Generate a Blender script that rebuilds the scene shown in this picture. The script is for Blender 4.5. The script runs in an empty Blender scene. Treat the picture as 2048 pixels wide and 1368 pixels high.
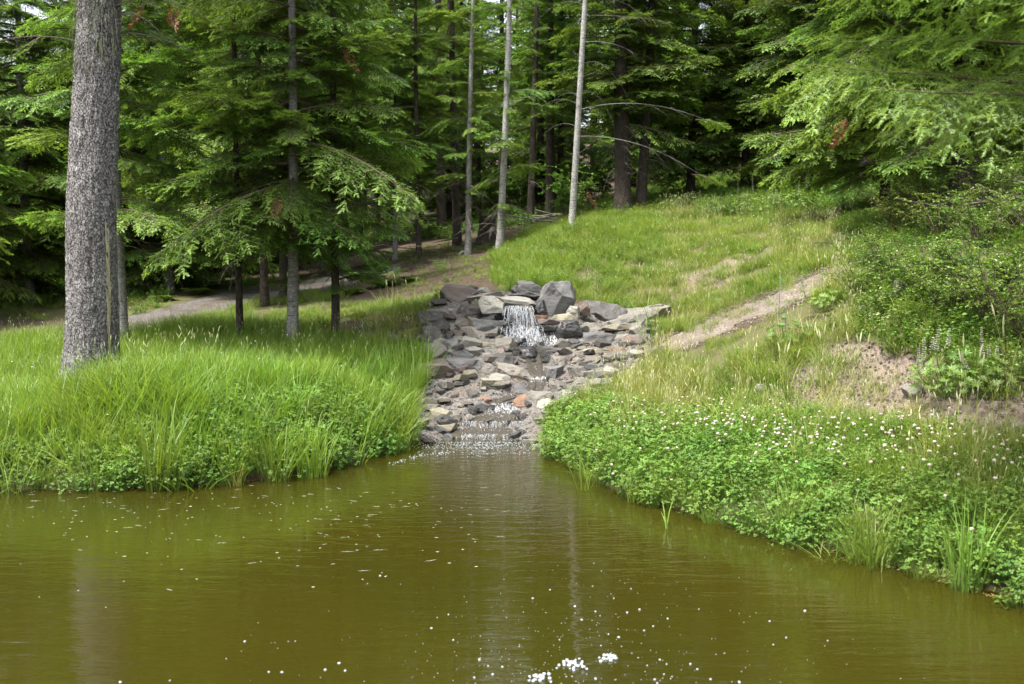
import bpy, bmesh, math, random
import numpy as np
from mathutils import Vector, Matrix, noise as mnoise

# ------------------------------------------------------------------ camera, sky, sun, exposure
scene = bpy.context.scene
COL = scene.collection
random.seed(7)
CAM_H = 1.64
FPX, CX, CY = 2000.0, 1024.0, 684.0
PITCH = math.atan((684 - 560) / FPX)
camd = bpy.data.cameras.new("camera")
camd.sensor_width = 36.0
camd.lens = FPX / 2048 * 36
camd.clip_start = 0.1
camd.clip_end = 1500
camd.dof.use_dof = True
camd.dof.focus_distance = 12.0
camd.dof.aperture_fstop = 4.0
cam = bpy.data.objects.new("camera", camd)
COL.objects.link(cam)
cam.location = (0, 0, CAM_H)
cam.rotation_euler = (math.pi / 2 - PITCH, 0, 0)
scene.camera = cam

SUN_EL, SUN_AZ = math.radians(67), math.radians(238)     # azimuth clockwise from +Y
world = bpy.data.worlds.new("World")
scene.world = world
world.use_nodes = True
wn, wl = world.node_tree.nodes, world.node_tree.links
bg = wn["Background"]
sky = wn.new("ShaderNodeTexSky")
sky.sky_type = 'NISHITA'
sky.sun_disc = False
sky.sun_elevation = SUN_EL
sky.sun_rotation = SUN_AZ
sky.air_density = 1.0
sky.dust_density = 4.0
sky.ozone_density = 1.0
whs = wn.new("ShaderNodeHueSaturation")          # thin bright cloud: a paler sky
whs.inputs["Saturation"].default_value = 0.35
wl.new(sky.outputs[0], whs.inputs["Color"])
wl.new(whs.outputs[0], bg.inputs[0])
bg.inputs[1].default_value = 0.15
sund = bpy.data.lights.new("sun", 'SUN')
sund.energy = 2.7
sund.angle = math.radians(8.0)
sund.color = (1.0, 0.96, 0.88)
sun = bpy.data.objects.new("sun", sund)
COL.objects.link(sun)
sv = Vector((math.sin(SUN_AZ) * math.cos(SUN_EL), math.cos(SUN_AZ) * math.cos(SUN_EL), math.sin(SUN_EL)))
sun.rotation_euler = sv.to_track_quat('Z', 'Y').to_euler()
vs = scene.view_settings
vs.view_transform = 'Standard'
vs.look = 'None'
vs.gamma = 1
vs.use_curve_mapping = False
vs.exposure = 1.62
scene.cycles.max_bounces = 5
scene.cycles.diffuse_bounces = 3
scene.cycles.glossy_bounces = 2
scene.cycles.transmission_bounces = 3
scene.cycles.transparent_max_bounces = 4
scene.cycles.caustics_reflective = False
scene.cycles.caustics_refractive = False

# ------------------------------------------------------------------ pixel rays (2048 x 1368 picture)
cp, sp = math.cos(PITCH), math.sin(PITCH)
def ray(px, py):
    x, y = (px - CX) / FPX, -(py - CY) / FPX
    # camera space (x, y, -1) turned into world, then scaled to Y = 1
    wy = cp + y * sp
    wz = -sp + y * cp
    return x / wy, wz / wy
def at(px, py, D):
    a, b = ray(px, py)
    return (a * D, D, CAM_H + b * D)
def topix(x, y, z):
    dz = z - CAM_H
    f = y * cp - dz * sp
    u = y * sp + dz * cp
    return CX + FPX * x / f, CY - FPX * u / f

# ------------------------------------------------------------------ terrain height
CTRL = []
def c(px, py, D): CTRL.append(at(px, py, D))
def dwater(py):
    a, b = ray(0, py)
    return CAM_H / -b
shoreL = [(-1500, 992), (-600, 985), (0, 976), (200, 978), (400, 968), (600, 950), (700, 925), (800, 897), (850, 884)]
shoreR = [(1090, 884), (1110, 915), (1180, 950), (1300, 1000), (1450, 1045), (1600, 1085), (1750, 1120), (1900, 1160), (2048, 1205), (2400, 1330), (3000, 1500)]
for s in shoreL + shoreR + [(920, 882), (1000, 882)]:
    D = dwater(s[1]); a, b = ray(*s); CTRL.append((a * D, D, 0.0))
for px, py in shoreL[:-1]:
    D = dwater(py); a, b = ray(px, py)
    CTRL.append((a * D, D + .35, .20)); CTRL.append((a * D, D - .7, -.35))
for px, py in shoreR[1:]:
    D = dwater(py); a, b = ray(px, py)
    CTRL.append((a * D + .28, D + .22, .20)); CTRL.append((a * D - .6, D - .3, -.35))
CTRL += [(-6, 5, -.8), (-3, 5, -.8), (-.5, 6, -.8), (0, 4, -.8), (-3, 2, -.9), (2.2, 3.4, -.7), (2, 1, -.8), (-8, 1, -.9), (.1, 8.6, -.4), (-16, 5, -.8)]
for t in [(165, 790, 10.5), (0, 800, 10.5), (585, 700, 12.3), (672, 690, 12.5), (481, 695, 12.5), (250, 695, 12.5), (-500, 780, 11.5), (-500, 660, 16),
          (260, 660, 14), (400, 620, 16), (525, 587, 18), (640, 560, 19.5), (300, 590, 18), (0, 620, 17), (0, 580, 24), (100, 560, 30),
          (720, 690, 13), (800, 600, 15.5), (780, 560, 17.5), (900, 540, 19), (950, 500, 21), (1000, 500, 21),
          (840, 640, 13), (850, 760, 11.5), (830, 850, 10.4), (1330, 630, 13.5), (1280, 700, 12), (1250, 740, 11.3), (1180, 800, 10.6),
          (1000, 850, 10.5), (1030, 790, 11.1), (1060, 715, 12.0), (1040, 680, 12.35), (1020, 640, 12.9), (900, 600, 13.5), (1100, 600, 13.6),
          (1080, 560, 15), (1150, 500, 17), (1145, 456, 19.5), (1250, 446, 21), (1370, 446, 20), (1245, 421, 25), (1300, 430, 24), (1400, 560, 14.5), (1500, 470, 17), (1620, 455, 17),
          (1500, 640, 11.5), (1350, 685, 11.8), (1650, 560, 11.5), (1400, 750, 10.2), (1550, 700, 9.8), (1700, 610, 9.8), (1850, 570, 9.3), (2048, 570, 8.8),
          (2048, 480, 9.8), (1925, 392, 12.5), (2048, 400, 12), (1500, 835, 8.8), (1700, 820, 8), (1900, 820, 7.2), (2048, 815, 6.8), (2048, 690, 7.6),
          (1300, 875, 8.9), (1600, 935, 7.2), (1850, 980, 6.3), (2048, 1010, 5.8), (2500, 980, 5.3), (2600, 620, 7), (2600, 300, 12),
          (1700, 395, 22), (1500, 395, 25), (2048, 340, 22), (1200, 390, 40), (900, 440, 40), (600, 500, 40), (100, 530, 45), (1700, 250, 50), (2700, 100, 40), (-700, 500, 40),
          (1000, 330, 90), (0, 430, 90), (2200, 0, 90)]:
    c(*t)
CTRL += [(-25, 12, 1.0), (-40, 0, 1.5), (-14, -3, .3), (0, -3.5, .2), (0, -1.2, -.5), (6, -3, .6), (8, 3, 1.6), (14, 0, 3), (0, -20, 2), (-30, -20, 2), (30, -20, 5), (40, 30, 11)]
CP = np.array(CTRL)
_c2 = 0.35 ** 2
def _phi(d2): return np.sqrt(d2 + _c2)
_A = _phi(((CP[:, None, :2] - CP[None, :, :2]) ** 2).sum(-1)) + np.eye(len(CP)) * -0.03
_nc = len(CP)
_S = np.zeros((_nc + 3, _nc + 3)); _S[:_nc, :_nc] = _A; _S[:_nc, _nc] = 1; _S[:_nc, _nc + 1:] = CP[:, :2]; _S[_nc, :_nc] = 1; _S[_nc + 1:, :_nc] = CP[:, :2].T
_W = np.linalg.solve(_S, np.r_[CP[:, 2], 0, 0, 0])
def vnoise(x, y, s, seed=0):
    """smooth value noise, about -1..1"""
    x = np.asarray(x) * s + seed * 17.13; y = np.asarray(y) * s - seed * 9.71
    xi, yi = np.floor(x), np.floor(y); fx, fy = x - xi, y - yi
    fx = fx * fx * (3 - 2 * fx); fy = fy * fy * (3 - 2 * fy)
    def h(a, b):
        v = np.sin(a * 127.1 + b * 311.7 + seed * 3.3) * 43758.5453
        return (v - np.floor(v)) * 2 - 1
    return (h(xi, yi) * (1 - fx) + h(xi + 1, yi) * fx) * (1 - fy) + (h(xi, yi + 1) * (1 - fx) + h(xi + 1, yi + 1) * fx) * fy
# the stream's own channel: distance, centre and half width
_SY = np.array([9.9, 10.3, 10.6, 10.98, 11.1, 11.3, 11.6, 12.15, 12.45, 12.65, 12.9]); _sc = np.array([973, 973, 985, 1010, 1035, 1072, 1076, 1070, 1065, 1060, 1050.]); _sh = np.array([85, 70, 62, 42, 46, 34, 30, 40, 55, 62, 50.])
_SX = (_sc - 1024) / 2000 * _SY; _SW = _sh / 2000 * _SY
def height(x, y):
    x = np.atleast_1d(np.asarray(x, float)); y = np.atleast_1d(np.asarray(y, float))
    out = np.empty(x.shape); xf, yf, of = x.ravel(), y.ravel(), out.ravel()
    for i in range(0, xf.size, 20000):
        X, Y = xf[i:i + 20000], yf[i:i + 20000]
        d2 = (X[:, None] - CP[None, :, 0]) ** 2 + (Y[:, None] - CP[None, :, 1]) ** 2
        z = _phi(d2) @ _W[:_nc] + _W[_nc] + _W[_nc + 1] * X + _W[_nc + 2] * Y
        dx = np.interp(Y, _SY, _SX); wd = np.interp(Y, _SY, _SW)
        z -= .11 * np.clip(1.35 - np.abs(X - dx) / wd, 0, 1) * ((Y > 10.0) & (Y < 12.9))
        z += .018 * vnoise(X, Y, 2.3, 1) + .010 * vnoise(X, Y, 6.1, 2) + .004 * vnoise(X, Y, 17, 3)
        of[i:i + 20000] = np.clip(z, -1.2, 40)
    return of.reshape(x.shape)
def H(x, y): return float(height(x, y)[0])
_Ds = np.concatenate([np.arange(3.5, 26, .04), np.arange(26, 95, .3)])
def ground(px, py, dmin=0):
    a, b = ray(px, py)
    D = _Ds[_Ds > dmin]
    z = height(a * D, D); r = CAM_H + b * D
    z = np.maximum(z, -0.001)
    k = np.argmax(r < z)
    if not (r < z).any(): k = -1
    d = D[k]
    return (a * d, d, max(float(z[k]), 0.0))
def world_poly(pts):
    return np.array([ground(*p)[:2] for p in pts])
def inside(poly, x, y):
    x, y = np.asarray(x), np.asarray(y); r = np.zeros(x.shape, bool)
    j = len(poly) - 1
    for i in range(len(poly)):
        xi, yi = poly[i]; xj, yj = poly[j]
        m = ((yi > y) != (yj > y)) & (x < (xj - xi) * (y - yi) / (yj - yi + 1e-12) + xi)
        r ^= m; j = i
    return r

# ------------------------------------------------------------------ mesh helpers
class MB:
    def __init__(s): s.v = []; s.t = []; s.q = []; s.tm = []; s.qm = []; s.a = []; s.n = 0
    def add(s, v, tris=None, quads=None, mat=0, attr=0.0):
        v = np.asarray(v, float).reshape(-1, 3); s.v.append(v)
        s.a.append(np.broadcast_to(np.asarray(attr, float), (len(v),)))
        if tris is not None and len(tris):
            t = np.asarray(tris, int).reshape(-1, 3) + s.n; s.t.append(t); s.tm.append(np.full(len(t), mat))
        if quads is not None and len(quads):
            q = np.asarray(quads, int).reshape(-1, 4) + s.n; s.q.append(q); s.qm.append(np.full(len(q), mat))
        s.n += len(v); return s
    def merge(s, o, M=None, mat_off=0):
        v = np.concatenate(o.v)
        if M is not None: v = v @ np.array(M.to_3x3()).T + np.array(M.translation)
        s.v.append(v); s.a += o.a
        for t, m in zip(o.t, o.tm): s.t.append(t + s.n); s.tm.append(m)
        for t, m in zip(o.q, o.qm): s.q.append(t + s.n); s.qm.append(m)
        s.n += len(v)
    def mesh(s, name, mats, smooth=False):
        me = bpy.data.meshes.new(name)
        v = np.concatenate(s.v) if s.v else np.zeros((0, 3))
        me.vertices.add(len(v)); me.vertices.foreach_set("co", v.astype(np.float32).ravel())
        T = np.concatenate(s.t) if s.t else np.zeros((0, 3), int); Q = np.concatenate(s.q) if s.q else np.zeros((0, 4), int)
        loops = np.r_[T.ravel(), Q.ravel()]
        me.loops.add(len(loops)); me.loops.foreach_set("vertex_index", loops.astype(np.int32))
        tot = np.r_[np.full(len(T), 3), np.full(len(Q), 4)]
        st = np.r_[0, np.cumsum(tot)[:-1]] if len(tot) else tot
        me.polygons.add(len(tot)); me.polygons.foreach_set("loop_start", st.astype(np.int32)); me.polygons.foreach_set("loop_total", tot.astype(np.int32))
        mi = np.concatenate(s.tm + s.qm) if (s.tm or s.qm) else np.zeros(0)
        me.polygons.foreach_set("material_index", mi.astype(np.int32))
        me.polygons.foreach_set("use_smooth", np.full(len(tot), smooth))
        me.update(calc_edges=True)
        a = me.attributes.new("tip", 'FLOAT', 'POINT'); a.data.foreach_set("value", np.concatenate(s.a).astype(np.float32))
        for m in (mats if isinstance(mats, (list, tuple)) else [mats]): me.materials.append(m)
        return me
def tag(o, label=None, cat=None, group=None, kind=None):
    if label: o["label"] = label
    if cat: o["category"] = cat
    if group: o["group"] = group
    if kind: o["kind"] = kind
    return o
def link(name, data, parent=None, loc=None, rot=None, sc=None, **k):
    o = bpy.data.objects.new(name, data); COL.objects.link(o)
    if parent: o.parent = parent
    if loc is not None: o.location = loc
    if rot is not None: o.rotation_euler = rot
    if sc is not None: o.scale = (sc, sc, sc) if not hasattr(sc, "__len__") else sc
    return tag(o, **k)

def tube(pts, rad, n=6, cap=True):
    pts = np.asarray(pts, float); rad = np.broadcast_to(np.asarray(rad, float), (len(pts),))
    d = np.gradient(pts, axis=0); d /= np.linalg.norm(d, axis=1)[:, None] + 1e-9
    m = d.mean(0); ref = np.array([0, 0, 1.]) if abs(m[2]) < .8 * np.linalg.norm(m) + 1e-9 else np.array([1., 0, 0])
    u = np.cross(d, ref); u /= np.linalg.norm(u, axis=1)[:, None] + 1e-9
    w = np.cross(u, d)
    a = np.arange(n) * 2 * math.pi / n
    v = pts[:, None] + rad[:, None, None] * (np.cos(a)[None, :, None] * u[:, None] + np.sin(a)[None, :, None] * w[:, None])
    i = np.arange(len(pts) - 1)[:, None] * n; j = np.arange(n)[None]; k = (j + 1) % n
    q = np.stack([i + j, i + k, i + n + k, i + n + j], -1).reshape(-1, 4)
    return v.reshape(-1, 3), q
def nrm(a): return a / (np.linalg.norm(a, axis=-1, keepdims=True) + 1e-9)
def cards(P, D, N, L, W, shape, fold=0.0, curl=0.0):
    """one small leaf polygon per row; shape = (k,2) along D and across; fan triangles from vertex 0"""
    P, D, N = map(lambda a: np.asarray(a, float), (P, D, N)); D = nrm(D); S = nrm(np.cross(N, D)); N2 = np.cross(D, S)
    L = np.broadcast_to(np.asarray(L, float), (len(P),)); W = np.broadcast_to(np.asarray(W, float), (len(P),))
    shape = np.asarray(shape, float); k = len(shape)
    u, v = shape[:, 0], shape[:, 1]
    V = (P[:, None] + D[:, None] * (u[None, :] * L[:, None])[..., None] + S[:, None] * (v[None] * W[:, None])[..., None]
         + N2[:, None] * ((fold * np.abs(v))[None] * W[:, None] - (curl * u * u)[None] * L[:, None])[..., None])
    b = np.arange(len(P))[:, None, None] * k
    t = np.array([[0, i, i + 1] for i in range(1, k - 1)])[None] + b
    return V.reshape(-1, 3), t.reshape(-1, 3)

# ------------------------------------------------------------------ materials
def newmat(name):
    m = bpy.data.materials.new(name); m.use_nodes = True
    return m, m.node_tree.nodes, m.node_tree.links, m.node_tree.nodes["Principled BSDF"]
def _n(nodes, t, **k):
    n = nodes.new(t)
    for a, b in k.items(): setattr(n, a, b)
    return n
def mixc(nodes, links, fac, a, b, mode='MIX'):
    n = nodes.new("ShaderNodeMix"); n.data_type = 'RGBA'; n.blend_type = mode
    for i, v in ((0, fac), (6, a), (7, b)):
        if hasattr(v, "links") or hasattr(v, "is_linked"): links.new(v, n.inputs[i])
        elif i == 0: n.inputs[0].default_value = v
        else: n.inputs[i].default_value = (*v, 1)
    return n.outputs[2]
def noise(nodes, links, scale, detail=4, vec=None, rough=.55, lo=None, hi=None):
    n = nodes.new("ShaderNodeTexNoise"); n.inputs["Scale"].default_value = scale; n.inputs["Detail"].default_value = detail; n.inputs["Roughness"].default_value = rough
    if vec is not None: links.new(vec, n.inputs["Vector"])
    o = n.outputs["Fac"]
    if lo is not None:
        r = nodes.new("ShaderNodeMapRange"); r.inputs[1].default_value = lo; r.inputs[2].default_value = hi; links.new(o, r.inputs[0]); o = r.outputs[0]
    return o
def math_(nodes, links, op, a, b=None):
    n = nodes.new("ShaderNodeMath"); n.operation = op
    for i, v in ((0, a), (1, b)):
        if v is None: continue
        if hasattr(v, "is_linked"): links.new(v, n.inputs[i])
        else: n.inputs[i].default_value = v
    return n.outputs[0]

def leaf_mat(name, old, new, dry=None, transl=.35, rough=.5, spec=.35, patch=1.2, var=.35, hue=(1.0, 1.0, 1.0)):
    """old / new by the 'tip' attribute, patches by world position, a random value step per instance"""
    m, N, Lk, p = newmat(name)
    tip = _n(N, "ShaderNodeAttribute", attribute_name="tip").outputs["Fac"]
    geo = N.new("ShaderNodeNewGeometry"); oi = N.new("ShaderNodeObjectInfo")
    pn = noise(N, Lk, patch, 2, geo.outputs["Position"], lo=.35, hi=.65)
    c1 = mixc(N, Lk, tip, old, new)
    if dry is not None:
        c1 = mixc(N, Lk, math_(N, Lk, 'MULTIPLY', pn, .55), c1, dry)
    hs = N.new("ShaderNodeHueSaturation")
    Lk.new(c1, hs.inputs["Color"])
    mr = N.new("ShaderNodeMapRange"); Lk.new(oi.outputs["Random"], mr.inputs[0]); mr.inputs[3].default_value = 1 - var; mr.inputs[4].default_value = 1 + var
    Lk.new(mr.outputs[0], hs.inputs["Value"])
    mr2 = N.new("ShaderNodeMapRange"); Lk.new(math_(N, Lk, 'FRACT', math_(N, Lk, 'MULTIPLY', oi.outputs["Random"], 7.31)), mr2.inputs[0]); mr2.inputs[3].default_value = .485; mr2.inputs[4].default_value = .515
    Lk.new(mr2.outputs[0], hs.inputs["Hue"])
    Lk.new(hs.outputs[0], p.inputs["Base Color"])
    p.inputs["Roughness"].default_value = rough; p.inputs["Specular IOR Level"].default_value = spec
    tr = N.new("ShaderNodeBsdfTranslucent")
    Lk.new(mixc(N, Lk, 1.0, hs.outputs[0], (1.15, 1.1, .55), 'MULTIPLY'), tr.inputs[0])
    mx = N.new("ShaderNodeMixShader"); mx.inputs[0].default_value = transl
    Lk.new(p.outputs[0], mx.inputs[1]); Lk.new(tr.outputs[0], mx.inputs[2])
    Lk.new(mx.outputs[0], N["Material Output"].inputs[0])
    return m
M = {}
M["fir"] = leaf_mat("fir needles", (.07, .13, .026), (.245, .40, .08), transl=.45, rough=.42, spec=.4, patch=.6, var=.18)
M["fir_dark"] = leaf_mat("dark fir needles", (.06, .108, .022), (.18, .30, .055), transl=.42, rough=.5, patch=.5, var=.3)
M["fir_near"] = leaf_mat("fir needles near the water", (.06, .115, .022), (.21, .345, .07), transl=.42, rough=.4, spec=.4, patch=1.5, var=.12)
M["fir_dead"] = leaf_mat("dead rusty needles", (.17, .07, .03), (.24, .11, .04), transl=.2, patch=1, var=.2)
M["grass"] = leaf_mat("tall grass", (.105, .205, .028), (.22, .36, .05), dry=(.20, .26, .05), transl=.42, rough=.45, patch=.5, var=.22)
M["meadow"] = leaf_mat("meadow grass", (.11, .20, .03), (.24, .34, .06), dry=(.23, .28, .06), transl=.4, rough=.5, patch=.7, var=.25)
M["straw"] = leaf_mat("yellowing grass", (.22, .27, .06), (.38, .40, .12), dry=(.33, .31, .12), transl=.35, rough=.55, patch=.9, var=.2)
M["clover"] = leaf_mat("clover leaves", (.06, .145, .025), (.17, .31, .055), dry=(.17, .25, .04), transl=.35, rough=.5, spec=.25, patch=.8, var=.25)
M["weed"] = leaf_mat("broad leaves", (.07, .15, .03), (.18, .30, .05), dry=(.2, .25, .04), transl=.32, rough=.42, spec=.4, patch=.9, var=.25)
M["shade_weed"] = leaf_mat("forest floor leaves", (.05, .12, .02), (.13, .25, .035), dry=(.15, .22, .03), transl=.3, rough=.5, patch=.7, var=.3)
def flat_mat(name, col, rough=.7, spec=.3, var=.15, scale=30, col2=None, bump=0, bscale=60, transl=0, coords="Object"):
    m, N, Lk, p = newmat(name)
    tc = N.new("ShaderNodeTexCoord").outputs[coords] if coords != "Position" else N.new("ShaderNodeNewGeometry").outputs["Position"]
    f = noise(N, Lk, scale, 4, tc, lo=.35, hi=.65)
    c2 = col2 or tuple(x * (1 - var) for x in col)
    Lk.new(mixc(N, Lk, f, col, c2), p.inputs["Base Color"])
    p.inputs["Roughness"].default_value = rough; p.inputs["Specular IOR Level"].default_value = spec
    if bump:
        b = N.new("ShaderNodeBump"); b.inputs["Strength"].default_value = bump; b.inputs["Distance"].default_value = .01
        Lk.new(noise(N, Lk, bscale, 5, tc), b.inputs["Height"]); Lk.new(b.outputs[0], p.inputs["Normal"])
    return m
M["petal"] = flat_mat("white pink clover florets", (.52, .48, .42), col2=(.48, .30, .30), scale=120)
M["lupin"] = flat_mat("faded lilac florets", (.50, .46, .50), col2=(.42, .40, .30), scale=60)
M["daisy"] = flat_mat("white petals", (.82, .82, .8))
M["yellow"] = flat_mat("yellow petals", (.75, .62, .08))
M["seed"] = flat_mat("pale seed heads", (.48, .47, .28), col2=(.4, .42, .2))
M["stick"] = flat_mat("grey dead twigs", (.20, .17, .14), col2=(.10, .085, .07), scale=20, rough=.9)
M["palestick"] = flat_mat("pale bare twigs", (.24, .225, .205), col2=(.14, .13, .12), scale=20, rough=.85)
M["twig"] = flat_mat("brown twigs", (.10, .075, .05), rough=.85)
M["lichen"] = flat_mat("grey green lichen", (.32, .34, .20), col2=(.22, .26, .12), scale=40, rough=.95)
M["white_rock"] = flat_mat("floating scum", (.7, .7, .58))
def bark_mat(name, a, b, dark, vscale=(60, 60, 26), lichen=None, bump=.8, bands=False):
    m, N, Lk, p = newmat(name)
    tc = N.new("ShaderNodeTexCoord")
    mp = N.new("ShaderNodeMapping"); mp.inputs["Scale"].default_value = vscale; Lk.new(tc.outputs["Object"], mp.inputs[0])
    nz = N.new("ShaderNodeTexNoise"); nz.inputs["Scale"].default_value = .9; nz.inputs["Detail"].default_value = 5; Lk.new(mp.outputs[0], nz.inputs[0])
    sc2 = N.new("ShaderNodeVectorMath"); sc2.operation = 'SCALE'; sc2.inputs["Scale"].default_value = 2.2; Lk.new(nz.outputs["Color"], sc2.inputs[0])
    wv = N.new("ShaderNodeVectorMath"); wv.operation = 'ADD'; Lk.new(mp.outputs[0], wv.inputs[0]); Lk.new(sc2.outputs[0], wv.inputs[1])
    vo = N.new("ShaderNodeTexVoronoi"); vo.feature = 'DISTANCE_TO_EDGE'; vo.inputs["Scale"].default_value = 1; Lk.new(wv.outputs[0], vo.inputs["Vector"])
    vc = N.new("ShaderNodeTexVoronoi"); vc.inputs["Scale"].default_value = 1; Lk.new(wv.outputs[0], vc.inputs["Vector"])
    crack = N.new("ShaderNodeMapRange"); crack.inputs[1].default_value = .0; crack.inputs[2].default_value = .11; Lk.new(vo.outputs[0], crack.inputs[0])
    sep = N.new("ShaderNodeSeparateColor"); Lk.new(vc.outputs["Color"], sep.inputs[0])
    big = noise(N, Lk, 3.5, 5, tc.outputs["Object"], lo=.38, hi=.62)
    base = mixc(N, Lk, math_(N, Lk, 'MULTIPLY', math_(N, Lk, 'ADD', sep.outputs[0], big), .5), a, b)
    if bands:
        mb = N.new("ShaderNodeMapping"); mb.inputs["Scale"].default_value = (6, 6, 60); Lk.new(tc.outputs["Object"], mb.inputs[0])
        bf = noise(N, Lk, 1.0, 3, mb.outputs[0], lo=.56, hi=.66)
        base = mixc(N, Lk, math_(N, Lk, 'MULTIPLY', bf, .75), base, dark)
    base = mixc(N, Lk, math_(N, Lk, 'SUBTRACT', 1, crack.outputs[0]), base, dark)
    if lichen:
        lf = noise(N, Lk, 9, 6, tc.outputs["Object"], lo=.58, hi=.70)
        base = mixc(N, Lk, math_(N, Lk, 'MULTIPLY', lf, .75), base, lichen)
    Lk.new(base, p.inputs["Base Color"]); p.inputs["Roughness"].default_value = .88; p.inputs["Specular IOR Level"].default_value = .25
    bp = N.new("ShaderNodeBump"); bp.inputs["Strength"].default_value = bump; bp.inputs["Distance"].default_value = .012
    hsum = math_(N, Lk, 'ADD', crack.outputs[0], math_(N, Lk, 'MULTIPLY', sep.outputs[1], .6))
    Lk.new(hsum, bp.inputs["Height"]); Lk.new(bp.outputs[0], p.inputs["Normal"])
    return m
M["bark_big"] = bark_mat("scaly grey bark", (.29, .272, .268), (.165, .152, .148), (.10, .09, .088), vscale=(44, 44, 27), lichen=(.50, .50, .46), bump=1.3)
M["bark_grey"] = bark_mat("smooth grey bark", (.34, .33, .31), (.17, .16, .15), (.05, .045, .04), vscale=(40, 40, 60), lichen=(.40, .42, .36), bump=.35, bands=True)
M["bark_pale"] = bark_mat("pale bare bark", (.44, .43, .41), (.28, .27, .26), (.07, .06, .05), vscale=(30, 30, 50), bump=.3, bands=True)
M["bark_dark"] = bark_mat("dark furrowed bark", (.085, .068, .052), (.045, .036, .03), (.015, .012, .01), vscale=(40, 40, 9))
def rock_mat(name, cols, stain, rough=.75, wet=False, streak=0):
    m, N, Lk, p = newmat(name)
    tc = N.new("ShaderNodeTexCoord"); oi = N.new("ShaderNodeObjectInfo")
    av = N.new("ShaderNodeVectorMath"); av.operation = 'ADD'; Lk.new(tc.outputs["Object"], av.inputs[0])
    cmb = N.new("ShaderNodeCombineXYZ"); Lk.new(math_(N, Lk, 'MULTIPLY', oi.outputs["Random"], 50), cmb.inputs[0]); Lk.new(cmb.outputs[0], av.inputs[1])
    mp = N.new("ShaderNodeMapping"); mp.inputs["Scale"].default_value = (1, 1, 4.5 if streak else 1.5); mp.inputs["Rotation"].default_value = (.4, .3, 0); Lk.new(av.outputs[0], mp.inputs[0])
    f = noise(N, Lk, 6, 6, mp.outputs[0], rough=.65, lo=.32, hi=.68)
    cbase = mixc(N, Lk, f, cols[0], cols[1])
    st = noise(N, Lk, 3.2, 6, av.outputs[0], rough=.7, lo=.55, hi=.68)
    cbase = mixc(N, Lk, math_(N, Lk, 'MULTIPLY', st, .7), cbase, stain)
    fine = noise(N, Lk, 70, 3, av.outputs[0], lo=.3, hi=.75)
    cbase = mixc(N, Lk, math_(N, Lk, 'MULTIPLY', fine, .35), cbase, tuple(x * .45 for x in cols[1]))
    hs = N.new("ShaderNodeHueSaturation"); Lk.new(cbase, hs.inputs["Color"])
    mr = N.new("ShaderNodeMapRange"); Lk.new(oi.outputs["Random"], mr.inputs[0]); mr.inputs[3].default_value = .78; mr.inputs[4].default_value = 1.25; Lk.new(mr.outputs[0], hs.inputs["Value"])
    Lk.new(hs.outputs[0], p.inputs["Base Color"])
    p.inputs["Roughness"].default_value = rough; p.inputs["Specular IOR Level"].default_value = .5 if not wet else .9
    b = N.new("ShaderNodeBump"); b.inputs["Strength"].default_value = .9; b.inputs["Distance"].default_value = .02
    Lk.new(noise(N, Lk, 22, 8, mp.outputs[0], rough=.7), b.inputs["Height"]); Lk.new(b.outputs[0], p.inputs["Normal"])
    return m
ROCKM = {
    "grey": rock_mat("grey argillite", ((0.214, 0.193, 0.163), (0.109, 0.100, 0.085)), (0.246, 0.188, 0.122)),
    "dark": rock_mat("dark argillite", ((0.109, 0.101, 0.089), (0.046, 0.043, 0.040)), (0.155, 0.120, 0.076), rough=.6),
    "blue": rock_mat("blue grey argillite", ((0.182, 0.178, 0.171), (0.091, 0.090, 0.089)), (0.237, 0.214, 0.182), rough=.55, streak=1),
    "tan": rock_mat("tan grey stone", ((0.216, 0.196, 0.168), (0.132, 0.120, 0.100)), (0.208, 0.144, 0.088)),
    "pale": rock_mat("pale cream stone", ((0.320, 0.308, 0.272), (0.216, 0.204, 0.172)), (0.336, 0.264, 0.176)),
    "rust": rock_mat("rust brown stone", ((0.288, 0.160, 0.096), (0.176, 0.104, 0.072)), (0.120, 0.096, 0.080)),
    "red": rock_mat("red brown argillite", ((0.160, 0.124, 0.104), (0.096, 0.080, 0.070)), (0.240, 0.128, 0.080), streak=1),
    "pink": rock_mat("pinkish stone", ((0.256, 0.196, 0.160), (0.176, 0.132, 0.108)), (0.320, 0.256, 0.192)),
    "olive": rock_mat("olive grey slab", ((0.274, 0.248, 0.179), (0.164, 0.150, 0.106)), (0.274, 0.205, 0.114), streak=1),
    "wet": rock_mat("wet black rock", ((0.048, 0.046, 0.044), (0.020, 0.020, 0.020)), (0.080, 0.060, 0.036), rough=.22, wet=True),
}
# ------------------------------------------------------------------ regions on the ground (corners found on the terrain)
R = {}
R["rocks"] = world_poly([(845, 884), (800, 862), (848, 800), (850, 700), (835, 640), (880, 600), (960, 590), (1080, 580), (1150, 610), (1330, 625), (1330, 655), (1290, 700), (1255, 745), (1190, 800), (1110, 830), (1100, 884)])
R["path_l"] = world_poly([(140, 648), (260, 636), (361, 608), (441, 587), (521, 572), (596, 562), (700, 543), (800, 530), (800, 545), (700, 566), (630, 583), (525, 602), (420, 633), (336, 656), (260, 674), (140, 684)])
R["path_r"] = world_poly([(1325, 680), (1400, 640), (1500, 598), (1600, 558), (1685, 528), (1700, 556), (1600, 612), (1500, 652), (1420, 688), (1300, 722)])
R["bare"] = world_poly([(1478, 850), (1510, 800), (1580, 750), (1640, 700), (1700, 680), (1800, 700), (1860, 730), (1950, 790), (2060, 800), (2300, 800), (2300, 880), (1950, 880), (1800, 862), (1650, 842)])
R["bare2"] = world_poly([(1500, 480), (1560, 445), (1640, 440), (1690, 470), (1690, 520), (1600, 500), (1560, 520)])
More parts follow.
